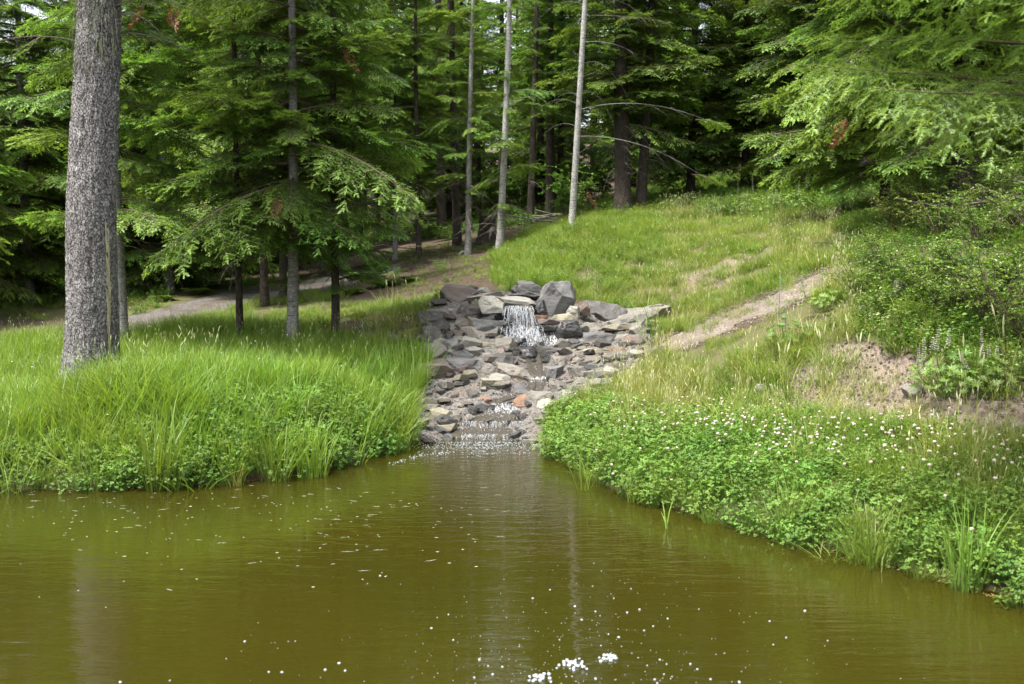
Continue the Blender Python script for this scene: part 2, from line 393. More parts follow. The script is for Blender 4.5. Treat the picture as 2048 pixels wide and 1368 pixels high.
R["bare3"] = world_poly([(700, 640), (860, 620), (850, 700), (720, 705), (660, 690), (600, 670)])
R["bare4"] = world_poly([(1270, 580), (1500, 500), (1500, 540), (1290, 625)])
R["meadow"] = world_poly([(1000, 600), (985, 520), (1020, 490), (1100, 440), (1250, 425), (1400, 425), (1640, 440), (1700, 520), (1600, 558), (1400, 640), (1325, 680), (1290, 630), (1150, 600), (1080, 575)])
R["lush"] = world_poly([(1000, 600), (985, 520), (1020, 490), (1100, 440), (1300, 425), (1330, 500), (1300, 570), (1160, 605), (1080, 575)])
R["slope_r"] = world_poly([(1110, 840), (1190, 795), (1300, 722), (1420, 688), (1600, 612), (1700, 556), (1720, 680), (1640, 700), (1580, 750), (1478, 860), (1300, 850)])
R["clover_r"] = world_poly([(1100, 884), (1105, 815), (1180, 790), (1300, 835), (1480, 850), (1650, 842), (1800, 862), (1950, 880), (2400, 890), (2700, 1000), (2990, 1515), (2380, 1350), (2035, 1222), (1890, 1176), (1740, 1134), (1590, 1097), (1440, 1056), (1292, 1010), (1172, 958), (1104, 920)])
R["shrub_r"] = world_poly([(1700, 556), (1690, 500), (1660, 440), (1750, 400), (2048, 395), (2500, 380), (2500, 700), (2060, 760), (1850, 720), (1720, 680)])
R["bank_l"] = world_poly([(-1500, 992), (-600, 989), (0, 980), (200, 982), (400, 972), (600, 954), (700, 929), (800, 899), (838, 886), (800, 855), (850, 770), (850, 700), (660, 690), (560, 670), (420, 640), (336, 658), (260, 676), (-400, 692), (-1500, 700)])
R["clover_l"] = world_poly([(-1500, 998), (-600, 993), (0, 983), (200, 985), (400, 975), (600, 957), (700, 932), (800, 902), (836, 888), (800, 860), (790, 800), (600, 800), (420, 810), (300, 860), (0, 880), (-600, 890)])
R["mid_l"] = world_poly([(336, 656), (420, 633), (525, 602), (630, 583), (700, 600), (900, 580), (880, 620), (700, 640), (600, 670), (560, 670)])
R["verge_l"] = world_poly([(260, 636), (361, 608), (441, 587), (521, 572), (560, 560), (420, 560), (200, 600), (-300, 600), (-300, 640)])
R["trail"] = world_poly([(690, 560), (800, 500), (1000, 470), (1020, 500), (990, 560), (900, 590), (780, 600)])
R["mid_r"] = world_poly([(1680, 560), (1760, 540), (1900, 560), (2100, 620), (2100, 800), (1950, 800), (1860, 740), (1720, 690)])
R["lupins"] = world_poly([(1400, 435), (1400, 390), (1560, 370), (1680, 380), (1660, 420), (1640, 440), (1500, 440)])
R["glade"] = world_poly([(1180, 430), (1300, 370), (1560, 350), (1600, 370), (1400, 400), (1330, 428)])

# ------------------------------------------------------------------ ground sheet
def axis(lo, hi, step, far_lo, far_hi, g=1.12):
    a = list(np.arange(lo, hi, step)); s = step; x = hi
    up = []
    while x < far_hi: up.append(x); s *= g; x += s
    up.append(far_hi); s = step; x = lo; dn = []
    while x > far_lo: s *= g; x -= s; dn.append(max(x, far_lo))
    return np.array(dn[::-1] + a + up)
gx = axis(-8, 8, .08, -300, 300); gy = axis(3.2, 18, .08, -200, 500)
GX, GY = np.meshgrid(gx, gy); GZ = height(GX, GY)
nx, ny = len(gx), len(gy)
idx = np.arange(nx * ny).reshape(ny, nx)
q = np.stack([idx[:-1, :-1], idx[:-1, 1:], idx[1:, 1:], idx[1:, :-1]], -1).reshape(-1, 4)
fx, fy = GX.ravel(), GY.ravel()
grassy = np.zeros(fx.shape); bare = np.zeros(fx.shape); rocky = np.zeros(fx.shape)
for k in ("meadow", "slope_r", "bank_l", "clover_r", "mid_l", "verge_l", "shrub_r", "lupins", "glade"): grassy[inside(R[k], fx, fy)] = 1
for k in ("bare", "bare2", "bare4"): bare[inside(R[k], fx, fy)] = 1
rocky[inside(R["rocks"], fx, fy)] = 1
me = MB().add(np.stack([fx, fy, GZ.ravel()], 1), quads=q).mesh("ground", [], smooth=True)
for nm, arr in (("grassy", grassy), ("bare", bare), ("rocky", rocky)):
    a = me.attributes.new(nm, 'FLOAT', 'POINT'); a.data.foreach_set("value", arr.astype(np.float32))
m, N, Lk, p = newmat("earth")
pos = N.new("ShaderNodeNewGeometry").outputs["Position"]
A = {k: _n(N, "ShaderNodeAttribute", attribute_name=k).outputs["Fac"] for k in ("grassy", "bare", "rocky")}
n1 = noise(N, Lk, 3, 6, pos, lo=.35, hi=.65); n2 = noise(N, Lk, 28, 5, pos, lo=.3, hi=.7)
litter = mixc(N, Lk, n1, (.065, .048, .034), (.032, .026, .019)); litter = mixc(N, Lk, n2, litter, (.10, .075, .052))
soil = mixc(N, Lk, n1, (.20, .155, .12), (.12, .09, .068)); soil = mixc(N, Lk, math_(N, Lk, 'MULTIPLY', n2, .5), soil, (.29, .24, .20))
thatch = mixc(N, Lk, n2, (.085, .095, .035), (.11, .09, .05))
peb = mixc(N, Lk, n2, (.32, .27, .23), (.17, .15, .13))
col = mixc(N, Lk, A["grassy"], litter, thatch); col = mixc(N, Lk, A["bare"], col, soil); col = mixc(N, Lk, A["rocky"], col, peb)
sz = N.new("ShaderNodeSeparateXYZ"); Lk.new(pos, sz.inputs[0]); wet = N.new("ShaderNodeMapRange"); wet.inputs[1].default_value = .02; wet.inputs[2].default_value = .10; wet.inputs[3].default_value = .8; wet.inputs[4].default_value = 0; Lk.new(sz.outputs[2], wet.inputs[0])
col = mixc(N, Lk, wet.outputs[0], col, (.045, .032, .018))
Lk.new(col, p.inputs["Base Color"]); p.inputs["Roughness"].default_value = .95; p.inputs["Specular IOR Level"].default_value = .15
b = N.new("ShaderNodeBump"); b.inputs["Strength"].default_value = .8; b.inputs["Distance"].default_value = .03
Lk.new(noise(N, Lk, 25, 8, pos, rough=.7), b.inputs["Height"]); Lk.new(b.outputs[0], p.inputs["Normal"])
me.materials.append(m)
link("ground", me, kind="structure", label="sloping earth ground under the grass, path and forest")

# gravel paths: sheets a little above the ground
def ribbon(upper, lower, nu, nv, lift, rough):
    U = np.array([ground(*a) for a in upper]); L = np.array([ground(*a) for a in lower])
    def res(P, n):
        s = np.r_[0, np.cumsum(np.linalg.norm(np.diff(P[:, :2], axis=0), axis=1))]; t = np.linspace(0, s[-1], n)
        return np.stack([np.interp(t, s, P[:, 0]), np.interp(t, s, P[:, 1])], 1)
    U, L = res(U, nu), res(L, nu)
    w = np.linspace(0, 1, nv)[None, :, None]
    XY = U[:, None] * (1 - w) + L[:, None] * w
    edge = (np.array([0, 1])[None, :, None])
    XY = XY + .09 * np.stack([vnoise(XY[..., 0], XY[..., 1], 3, 5), vnoise(XY[..., 0], XY[..., 1], 3, 6)], -1)
    X, Y = XY[..., 0], XY[..., 1]
    Z = height(X, Y) + lift + rough * vnoise(X, Y, 40, 8) + rough * vnoise(X, Y, 23, 9)
    w1 = w[0, :, 0]; drop = np.where((w1 < .04) | (w1 > .96), .06, 0); Z -= drop[None]
    i = np.arange(nu * nv).reshape(nu, nv)
    qq = np.stack([i[:-1, :-1], i[1:, :-1], i[1:, 1:], i[:-1, 1:]], -1).reshape(-1, 4)
    return np.stack([X, Y, Z], -1).reshape(-1, 3), qq
def gravel_mat(name, a, b_, c_):
    m, N, Lk, p = newmat(name); pos = N.new("ShaderNodeNewGeometry").outputs["Position"]
    vo = N.new("ShaderNodeTexVoronoi"); vo.inputs["Scale"].default_value = 38; Lk.new(pos, vo.inputs["Vector"])
    sep = N.new("ShaderNodeSeparateColor"); Lk.new(vo.outputs["Color"], sep.inputs[0])
    col = mixc(N, Lk, sep.outputs[0], a, b_); col = mixc(N, Lk, noise(N, Lk, 2.5, 5, pos, lo=.45, hi=.6), col, c_)
    Lk.new(col, p.inputs["Base Color"]); p.inputs["Roughness"].default_value = .95
    bb = N.new("ShaderNodeBump"); bb.inputs["Strength"].default_value = 1; bb.inputs["Distance"].default_value = .015; bb.invert = True
    Lk.new(vo.outputs["Distance"], bb.inputs["Height"]); Lk.new(bb.outputs[0], p.inputs["Normal"])
    return m
v, qq = ribbon([(140, 648), (258, 635), (361, 608), (441, 587), (521, 572), (596, 564), (700, 545), (800, 528)],
               [(140, 684), (260, 672), (336, 656), (420, 633), (525, 601), (630, 583), (700, 567), (800, 545)], 110, 26, .02, .006)
link("gravel_path", MB().add(v, quads=qq).mesh("gravel_path", [gravel_mat("grey gravel", (.135, .122, .108), (.07, .064, .056), (.075, .058, .043))], True), kind="structure", label="grey gravel path curving up between the fir trunks")
v, qq = ribbon([(1320, 696), (1345, 676), (1400, 650), (1500, 608), (1600, 568), (1690, 532)],
               [(1325, 712), (1345, 702), (1420, 676), (1500, 640), (1600, 600), (1700, 552)], 90, 22, .02, .007)
link("dirt_path", MB().add(v, quads=qq).mesh("dirt_path", [gravel_mat("pinkish dirt", (.21, .17, .14), (.125, .10, .082), (.13, .105, .075))], True), kind="structure", label="pale pinkish dirt path climbing the grassy slope")

# ------------------------------------------------------------------ pond
m, N, Lk, p = newmat("murky pond water")
p.inputs["Base Color"].default_value = (.088, .066, .006, 1)
pos = N.new("ShaderNodeNewGeometry").outputs["Position"]
Lk.new(mixc(N, Lk, noise(N, Lk, .35, 3, pos, lo=.3, hi=.7), (.031, .026, .0028), (.0235, .0225, .0032)), p.inputs["Base Color"])
p.inputs["Roughness"].default_value = .025; p.inputs["IOR"].default_value = 1.48; p.inputs["Specular IOR Level"].default_value = .6
mp = N.new("ShaderNodeMapping"); mp.inputs["Scale"].default_value = (1.1, 4.2, 1); mp.inputs["Rotation"].default_value = (0, 0, .12); Lk.new(pos, mp.inputs[0])
r1 = noise(N, Lk, 2.4, 3, mp.outputs[0]); r2 = noise(N, Lk, 9, 2, mp.outputs[0])
calm = noise(N, Lk, .5, 2, pos, lo=.35, hi=.62)
hh = math_(N, Lk, 'ADD', math_(N, Lk, 'MULTIPLY', r1, .75), math_(N, Lk, 'MULTIPLY', math_(N, Lk, 'MULTIPLY', r2, .35), calm))
# rings that run out from the stream mouth
dv = N.new("ShaderNodeVectorMath"); dv.operation = 'DISTANCE'; Lk.new(pos, dv.inputs[0]); dv.inputs[1].default_value = (-.2, 10.2, 0)
ring = math_(N, Lk, 'SINE', math_(N, Lk, 'MULTIPLY', math_(N, Lk, 'ADD', dv.outputs["Value"], math_(N, Lk, 'MULTIPLY', r1, .6)), 38))
fade = N.new("ShaderNodeMapRange"); fade.inputs[1].default_value = .2; fade.inputs[2].default_value = 5.5; fade.inputs[3].default_value = .17; fade.inputs[4].default_value = 0; Lk.new(dv.outputs["Value"], fade.inputs[0])
hh = math_(N, Lk, 'ADD', hh, math_(N, Lk, 'MULTIPLY', ring, fade.outputs[0]))
b = N.new("ShaderNodeBump"); b.inputs["Strength"].default_value = .65; b.inputs["Distance"].default_value = .008
Lk.new(hh, b.inputs["Height"]); Lk.new(b.outputs[0], p.inputs["Normal"])
M["water"] = m
W = 120
link("pond_water", MB().add([(-W, -60, 0), (W, -60, 0), (W, 13, 0), (-W, 13, 0)], quads=[(0, 1, 2, 3)]).mesh("pond_water", [m], True), kind="structure", label="murky olive brown pond water")

# ------------------------------------------------------------------ conifer limbs
def needle_cards(P, D, U, L, tipA, k, nl, w, rng, cross=.55):
    n = len(P); t = (np.arange(k) + .5) / k
    pos = P[:, None] + D[:, None] * (L[:, None] * t[None])[..., None]                  # n,k,3
    S = nrm(np.cross(D, U)); out = []
    V = []; A = []
    for s in (-1, 1):
        dirn = nrm(S[:, None] * s * .9 + D[:, None] * (.55 + .5 * t[None, :, None]) + U[:, None] * rng.uniform(-cross, cross, (n, k, 1)))
        ln = nl * (1.05 - .45 * t[None]) * rng.uniform(.75, 1.15, (n, k))
        h = D[:, None] * w
        a = pos - h; b_ = pos + h; e = pos + dirn * ln[..., None] + D[:, None] * w * .2
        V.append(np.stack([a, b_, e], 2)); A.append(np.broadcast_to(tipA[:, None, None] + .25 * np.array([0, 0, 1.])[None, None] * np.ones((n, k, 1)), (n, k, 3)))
    # leader
    e = P + D * (L + nl * .5)[:, None]; b1 = P + D * (L * .75)[:, None] + S * w * .8; b2 = P + D * (L * .75)[:, None] - S * w * .8
    V.append(np.stack([b1, b2, e], 1)[:, None]); A.append(np.broadcast_to(tipA[:, None, None], (n, 1, 3)))
    V = np.concatenate([v_.reshape(-1, 3) for v_ in V]); A = np.concatenate([a_.reshape(-1) for a_ in A])
    return V, np.arange(len(V)).reshape(-1, 3), np.clip(A, 0, 1)
def limb(L, seed, sec_step=.065, ter_step=.05, k=5, nl=.022, w=.010, droop=.35, lift=.18, spread=.48, hang=.15, wood=True, start=.12, matn=0, matw=1, wr=.013, fine=False, cross=.55):
    """a conifer limb along +X in its own space: axis, side twigs, twiglets with needles"""
    rng = np.random.default_rng(seed); mb = MB()
    nseg = 14; t = np.linspace(0, 1, nseg)
    wob = rng.normal(0, .02, 3)
    def axisf(t):
        t = np.asarray(t)
        return np.stack([L * t * (1 - .08 * t), L * (.06 * np.sin(t * 3 + wob[0] * 40) * t), L * (lift * t - droop * t ** 2 + .12 * t ** 3)], -1)
    if wood:
        v, q_ = tube(axisf(t), wr * L * (1.05 - t * .93), 5); mb.add(v, quads=q_, mat=matw)
    P = []; D = []; U = []; LL = []; TT = []
    ns = int(L * (1 - start) / sec_step)
    for i in range(ns):
        tt = start + (1 - start) * (i + rng.uniform(-.3, .3)) / ns; tt = min(max(tt, start), .985)
        p0 = axisf(tt); dd = nrm(axisf(min(tt + .02, 1)) - axisf(tt - .02))
        for s in (-1, 1):
            if rng.random() < .12: continue
            ang = math.radians(rng.uniform(46, 68) * (1 - .35 * tt)); side = np.array([-dd[1] * s, dd[0] * s, 0])
            prof = (1 - tt) ** .75 * min(1, (tt - start) * 4 + .35)
            ls = L * spread * prof * rng.uniform(.5, 1.25) + .05
            d0 = nrm(dd * math.cos(ang) + side * math.sin(ang) + np.array([0, 0, rng.uniform(-.30, .16)]))
            m_ = max(2, int(ls / ter_step)); u = (np.arange(m_) + .5) / m_
            curve = lambda u: p0 + d0 * ls * u[:, None] + np.array([0, 0, -1.]) * (hang * ls * u ** 2)[:, None]
            pp = curve(u)
            if wood and not fine:
                v, q_ = tube(curve(np.array([0, .5, 1.])), np.array([.0042, .003, .0012]) * (1 + .3 * L), 3); mb.add(v, quads=q_, mat=matw)
            dl = nrm(d0 + np.array([0, 0, -1.]) * 2 * hang * u[:, None] * .8)
            up = np.array([0, 0, 1.])
            sd = nrm(np.cross(dl, up))
            for s2 in (-1, 1):
                lt = np.maximum(.035, (.05 + .32 * ls * (1 - u) ** .8) * rng.uniform(.7, 1.15, m_))
                lt = np.minimum(lt, .17)
                a2 = np.radians(rng.uniform(38, 55, m_))[:, None]
                d2 = nrm(dl * np.cos(a2) + sd * s2 * np.sin(a2) + up * rng.normal(-.08, .24, (m_, 1)))
                P.append(pp); D.append(d2); U.append(nrm(up + rng.normal(0, .25, (m_, 3)))); LL.append(lt)
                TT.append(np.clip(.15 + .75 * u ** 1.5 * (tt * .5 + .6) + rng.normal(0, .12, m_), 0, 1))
            # the twig itself carries needles and ends in new growth
            P.append(pp[:1] * 0 + p0); D.append(d0[None]); U.append(up[None]); LL.append(np.array([ls * .98])); TT.append(np.array([.35]))
            P.append(curve(np.array([.86]))); D.append(dl[-1:]); U.append(up[None]); LL.append(np.array([.06 + .12 * ls])); TT.append(np.array([.95]))
    P.append(axisf(np.array([.93]))); D.append(nrm(axisf(1) - axisf(.93))[None]); U.append(np.array([[0, 0, 1.]])); LL.append(np.array([.12])); TT.append(np.array([1.]))
    P, D, U, LL, TT = map(np.concatenate, (P, D, U, LL, TT))
    v, t_, a = needle_cards(P, D, U, LL, TT, k, nl, w, rng, cross)
    mb.add(v, tris=t_, mat=matn, attr=a)
    return mb
LIMB = [limb(1.6, 100 + i, droop=.28 + .07 * (i % 3), lift=.20 - .05 * (i % 2), nl=.024, w=.0095, hang=.15 + .1 * (i % 3), sec_step=.06, ter_step=.045).mesh("fir_limb", [M["fir"], M["twig"]]) for i in range(7)]
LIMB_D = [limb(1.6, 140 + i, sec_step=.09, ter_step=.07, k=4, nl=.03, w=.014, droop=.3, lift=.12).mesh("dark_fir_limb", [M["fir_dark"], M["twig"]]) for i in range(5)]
LIMB_N = [limb(2.0, 170 + i, sec_step=.075, ter_step=.05, k=17, nl=.019, cross=1.2, w=.0022, droop=.22, lift=.1, spread=.28, hang=.7, wr=.007, fine=True).mesh("drooping_fir_limb", [M["fir_near"], M["twig"]]) for i in range(3)]
LIMB_DEAD = [limb(.35, 190, k=4, nl=.03, w=.012, hang=1.2, droop=1.5).mesh("dead_spray", [M["fir_dead"], M["twig"]])]
def bare_limb(L, seed, arch=.0, up=.25, thick=.008, sub=9, mat="stick"):
    rng = np.random.default_rng(seed); mb = MB(); t = np.linspace(0, 1, 12)
    ax = lambda t: np.stack([L * t, .08 * L * np.sin(2.2 * t + seed), L * (up * t - arch * t * t)], -1)
    v, q_ = tube(ax(t), thick * (1.1 - t), 5); mb.add(v, quads=q_)
    for i in range(sub):
        tt = rng.uniform(.2, .97); p0 = ax(np.array([tt]))[0]; l = L * rng.uniform(.12, .35) * (1.15 - tt); a = rng.uniform(-1.2, 1.2)
        d = nrm(np.array([math.cos(a), math.sin(a), rng.uniform(-.7, .15)])); u = np.linspace(0, 1, 5)[:, None]
        pts = p0 + d * l * u + np.array([0, 0, -.35 * l]) * u ** 2
        v, q_ = tube(pts, thick * .45 * (1.1 - u[:, 0]), 4); mb.add(v, quads=q_)
    return mb.mesh("bare_limb", [M[mat]])
BARE = [bare_limb(1.2, 5, .55, .25, .008), bare_limb(.9, 6, .3, .1, .007), bare_limb(.6, 8, .5, .3, .006), bare_limb(1.0, 11, .7, .35, .007, 14)]
BAREP = [bare_limb(1.9, 21, .42, .02, .0065, 14, "palestick"), bare_limb(1.3, 23, .35, .25, .006, 12, "palestick"), bare_limb(.8, 27, .8, .6, .005, 5, "palestick"), bare_limb(1.2, 31, .9, .5, .006, 9, "palestick"), bare_limb(.9, 35, -.2, -.1, .006, 14, "stick"), bare_limb(1.4, 39, .15, .05, .007, 16, "stick")]

def trunk_mesh(pts, rad, sides, mat, name="trunk", disp=0.0, seg=None, seed=0):
    pts = np.asarray(pts, float)
    if seg:
        s = np.r_[0, np.cumsum(np.linalg.norm(np.diff(pts, axis=0), axis=1))]; t = np.linspace(0, s[-1], seg)
        r = np.interp(t, s, rad); pts = np.stack([np.interp(t, s, pts[:, i]) for i in range(3)], 1); rad = r
    v, q_ = tube(pts, rad, sides)
    if disp:
        cen = np.repeat(pts, sides, 0); d = v - cen; r = np.linalg.norm(d, axis=1, keepdims=True); a = np.arctan2(d[:, 1], d[:, 0])
        n1 = vnoise(a * 7, v[:, 2] * 3.5, 1, seed) * .8 + vnoise(a * 16, v[:, 2] * 11, 1, seed + 3) * .7 + vnoise(a * 2, v[:, 2] * .9, 1, seed + 5) * 1.0 + vnoise(a * 44, v[:, 2] * 25, 1, seed + 7) * (.5 if sides > 100 else 0)
        v = v + d / r * (n1 * disp)[:, None]
    return MB().add(v, quads=q_).mesh(name, [mat], True)
def fir(name, px, py, D, wpx, height_, crown0, crownR, label, cat="tree", group=None, limbs=None, bark="bark_grey", top=(0, 0), step=.30, per=5, seed=0, view_top=7.5, skip=None,
        pitch=(-.12, .2), bare_below=True, sides=14, disp=.004, rmin=.35, barelimbs=None, dens=1.0, taper=.75, front_gap=True):
    """a fir standing on the ground at the picture point, trunk and every limb an object of its own"""
    rng = np.random.default_rng(seed + 1000)
    g = at(px, py, D); x, y = g[0], g[1]; z0 = H(x, y) - .05
    root = link(name, None, loc=(x, y, z0), label=label, cat=cat, group=group); root.empty_display_size = .2
    r0 = wpx / FPX * D / 2; hs = np.linspace(0, height_, 24); tt = hs / height_
    bow = rng.normal(0, .025, 2) * height_ * .3
    pts = np.stack([top[0] * tt + bow[0] * np.sin(tt * 3.1), top[1] * tt + bow[1] * np.sin(tt * 3.1), hs], 1)
    rad = r0 * (1 - tt * taper) + r0 * .35 * np.exp(-hs / .18)
    link("trunk", trunk_mesh(pts, rad, sides, M[bark], disp=disp, seg=60, seed=seed), root)
    limbs = limbs or LIMB
    h = crown0; nb = 0
    while h < min(height_ - .3, view_top):
        t = h / height_; reach = crownR * (1 - ((h - crown0) / (height_ - crown0)) ** 1.3) * (0.72 + .28 * min(1, (h - crown0) / .8 + .2))
        a0 = rng.uniform(0, 6.3)
        for i in range(per):
            if rng.random() > dens: continue
            a = a0 + i * 6.283 / per + rng.uniform(-.35, .35)
            s = max(rmin, reach * rng.uniform(.5, 1.18)) / 1.6
            if front_gap and math.sin(a) < -.8: s *= .55
            hh_ = h + rng.uniform(-.17, .17)
            p0 = np.array([np.interp(hh_, hs, pts[:, 0]), np.interp(hh_, hs, pts[:, 1]), hh_])
            if skip and skip(p0[0] + x + math.cos(a) * s * 1.3, p0[1] + y + math.sin(a) * s * 1.3, hh_ + z0): continue
            lb = limbs[rng.integers(len(limbs))]
            b_ = link("branch", lb, root, loc=p0, rot=(rng.uniform(-.28, .28), -rng.uniform(pitch[0] - .1, pitch[1] + .1) + .10 * (1 - t), a), sc=(s, s * rng.uniform(.85, 1.15), s)); nb += 1
        h += step * rng.uniform(.8, 1.2)
    if height_ > view_top:
        hh0 = min(height_ - .3, view_top); k = (height_ - hh0)
        rr = max(.7, crownR * (1 - ((hh0 - crown0) / (height_ - crown0)) ** 1.3))
        link("crown_top", CROWN_TOP, root, loc=(np.interp(hh0, hs, pts[:, 0]), np.interp(hh0, hs, pts[:, 1]), hh0 - .2), sc=(rr, rr, k))
    if bare_below:
        nbare = barelimbs if barelimbs is not None else int(crown0 * 6)
        for i in range(nbare):
            hh_ = rng.uniform(.35, 1) * crown0 + .1
            link("dead_branch", BARE[rng.integers(4)], root, loc=(np.interp(hh_, hs, pts[:, 0]), np.interp(hh_, hs, pts[:, 1]), hh_), rot=(rng.uniform(-.4, .4), rng.uniform(-.1, .5), rng.uniform(0, 6.3)), sc=rng.uniform(.35, .9))
    return root
# cheap crowns for tree tops out of the picture and for the packed forest
def crown_mesh(name, seed, n_whorl, per, mats, k=2, r=1.0, hgt=1.0, prof=1.1, low=0.0, scale_limb=1.0, sec=.16, ter=.13, nl=.06, w=.03, gap=.0):
    rng = np.random.default_rng(seed); mb = MB()
    protos = [limb(1.0, seed * 10 + j, sec_step=sec, ter_step=ter, k=k, nl=nl, w=w, droop=.35, lift=.12, wood=False) for j in range(3)]
    for i in range(n_whorl):
        t = (i + .5) / n_whorl; reach = r * (1 - t ** prof) * (.75 + .25 * min(1, t * 6)) + .04
        a0 = rng.uniform(0, 6.3)
        for j in range(per):
            if rng.random() < gap: continue
            s = reach * rng.uniform(.7, 1.12) * scale_limb
            Mx = Matrix.Translation((0, 0, (low + (1 - low) * t) * hgt + rng.uniform(-.02, .02) * hgt)) @ Matrix.Rotation(a0 + j * 6.283 / per + rng.uniform(-.3, .3), 4, 'Z') @ Matrix.Rotation(rng.uniform(-.25, .15), 4, 'Y') @ Matrix.Scale(s, 4)
            mb.merge(protos[rng.integers(3)], Mx)
    return mb.mesh(name, mats)
CROWN_TOP = crown_mesh("crown_top", 3, 9, 5, [M["fir"]], nl=.07, w=.045)
# ------------------------------------------------------------------ trees in front
BIG_H = 13.0
g = at(178, 790, 10.5); bx, by = g[0], g[1]; bz = H(bx, by) - .06
big = link("pine_tree", None, loc=(bx, by, bz), label="huge grey scaly pine trunk standing in tall grass by the pond", cat="tree")
hs = np.array([0, .12, .3, .6, 1, 2, 3, 4.2, 6, 9, 13]); r_ = np.array([.41, .345, .298, .272, .258, .240, .222, .203, .185, .13, .04])
k_ = (hs / 4.1)
pts = np.stack([.19 * k_ + .02 * np.sin(hs * 2.1), .02 * k_, hs], 1)
link("trunk", trunk_mesh(pts, r_, 150, M["bark_big"], disp=.010, seg=620, seed=4), big)
# pitch running down the right side of the trunk, lichen hanging at its top
rng = np.random.default_rng(5)
mb = MB()
for i in range(5):
    h0 = rng.uniform(1.6, 2.1); h1 = rng.uniform(.35, .8); n = 26; hh = np.linspace(h0, h1, n)
    a = -.62 + i * .035 + .015 * np.sin(hh * 9 + i); rr = np.interp(hh, hs, r_) + .004
    cx_, cy_ = np.interp(hh, hs, pts[:, 0]), np.interp(hh, hs, pts[:, 1])
    v, q_ = tube(np.stack([cx_ + rr * np.cos(a), cy_ + rr * np.sin(a), hh], 1), .006 * (1 - .5 * np.linspace(0, 1, n)) * (1 + .4 * np.sin(hh * 31 + i)), 5); mb.add(v, quads=q_)
link("pitch_streak", mb.mesh("pitch_streak", [flat_mat("dried pale pitch", (.42, .38, .24), col2=(.3, .27, .16), rough=.5)], True), big)
mb = MB()
for i in range(150):
    hh0 = rng.uniform(3.45, 4.6); a = rng.uniform(-2.9, -.2); rr = np.interp(hh0, hs, r_) + .01; l = rng.uniform(.04, .22); u = np.linspace(0, 1, 5)
    p0 = np.array([np.interp(hh0, hs, pts[:, 0]) + rr * math.cos(a), rr * math.sin(a), hh0])
    v, q_ = tube(p0 + np.stack([rng.normal(0, .02) + .03 * u * math.cos(a), .04 * u * math.sin(a), -l * u], 1), .0035 * (1.1 - u), 3); mb.add(v, quads=q_)
link("lichen", mb.mesh("lichen", [M["lichen"]]), big)
for i in range(12):
    hh0 = 3.75 + .12 * i + rng.uniform(-.05, .05); a = rng.uniform(-3.6, .6)
    link("dead_branch", BARE[i % 4], big, loc=(np.interp(hh0, hs, pts[:, 0]) + .2 * math.cos(a), .2 * math.sin(a), hh0), rot=(0, rng.uniform(-.2, .3), a), sc=rng.uniform(.6, 1.2))
h = 4.5
while h < 12.5:
    for j in range(5):
        a = rng.uniform(0, 6.3); s = (1.2 if h > 6 else .8) * (1 - (h / 14.)) * rng.uniform(.8, 1.1)
        link("branch", LIMB[rng.integers(7)], big, loc=(np.interp(h, hs, pts[:, 0]), 0, h), rot=(0, rng.uniform(-.1, .3), a), sc=s)
    h += .5
# behind the big trunk a fringe of limbs that fall into the top of the picture
T = []
def clear_path(x, y, z):            # keeps limbs of the left group from hiding the gravel path
    px, py = topix(x, y, z); return 250 < px < 640 and py > 560 and z < 1.9
T.append(fir("fir_tree", 585, 702, 12.3, 24, 7.6, 1.5, 2.1, "young fir with a speckled grey trunk and the broadest lime tipped boughs, mid left", seed=1, step=.27, per=6, pitch=(-.28, .12), barelimbs=8))
T.append(fir("fir_tree", 481, 693, 12.6, 15, 6.5, 1.7, 1.7, "thin dark stemmed fir between the huge trunk and the speckled grey fir", seed=2, step=.34, per=5, bark="bark_dark", pitch=(-.2, .2), barelimbs=8))
T.append(fir("fir_tree", 250, 692, 12.4, 18, 7.5, 1.7, 1.6, "slim fir trunk just behind and beside the huge scaly trunk", seed=3, step=.36, per=5, bark="bark_grey", pitch=(-.2, .2), barelimbs=10))
T.append(fir("fir_tree", 672, 686, 12.7, 18, 6.2, .98, 1.15, "short dark trunked fir with low olive boughs on the bare slope", seed=4, step=.30, per=6, bark="bark_dark", pitch=(-.05, .3), rmin=.5, barelimbs=3))
T.append(fir("fir_tree", 530, 612, 16.0, 17, 9, 1.9, 1.6, "fir whose dark foot stands on the near edge of the gravel path", seed=5, step=.32, per=6, bark="bark_dark", pitch=(-.25, .15)))
T.append(fir("fir_tree", 566, 602, 16.8, 15, 8.5, 1.6, 1.5, "dark slim fir partly hidden behind the speckled grey trunk", seed=6, step=.34, per=5, bark="bark_dark", pitch=(-.25, .15)))
T.append(fir("fir_tree", 340, 590, 18.5, 18, 9, .7, 2.5, "broad bright fir beyond the gravel path, filling the gap right of the huge trunk", seed=7, step=.27, per=7, bark="bark_grey", pitch=(-.2, .15), bare_below=False, skip=None))
T.append(fir("fir_tree", 60, 600, 18.0, 18, 9.5, .5, 2.6, "broad bright fir left of the huge trunk at the picture edge", seed=8, step=.27, per=7, bark="bark_grey", pitch=(-.15, .2), bare_below=False))
T.append(fir("fir_tree", -190, 640, 15.5, 18, 9, .9, 2.2, "fir reaching in from beyond the left picture edge", seed=9, step=.30, per=6, pitch=(-.15, .2), bare_below=False))
T.append(fir("fir_tree", 200, 575, 22, 16, 10, .6, 2.3, "green fir directly behind the huge trunk, past the path verge", seed=10, step=.30, per=7, bare_below=False))
T.append(fir("fir_tree", 440, 565, 22, 16, 10, .9, 2.3, "bright fir beyond the bend of the gravel path", seed=11, step=.30, per=7, bark="bark_dark", bare_below=False))
T.append(fir("fir_tree", 650, 558, 20, 20, 11, 2.2, 1.9, "dark trunked fir on the far edge of the gravel path", seed=12, step=.34, per=6, bark="bark_dark"))
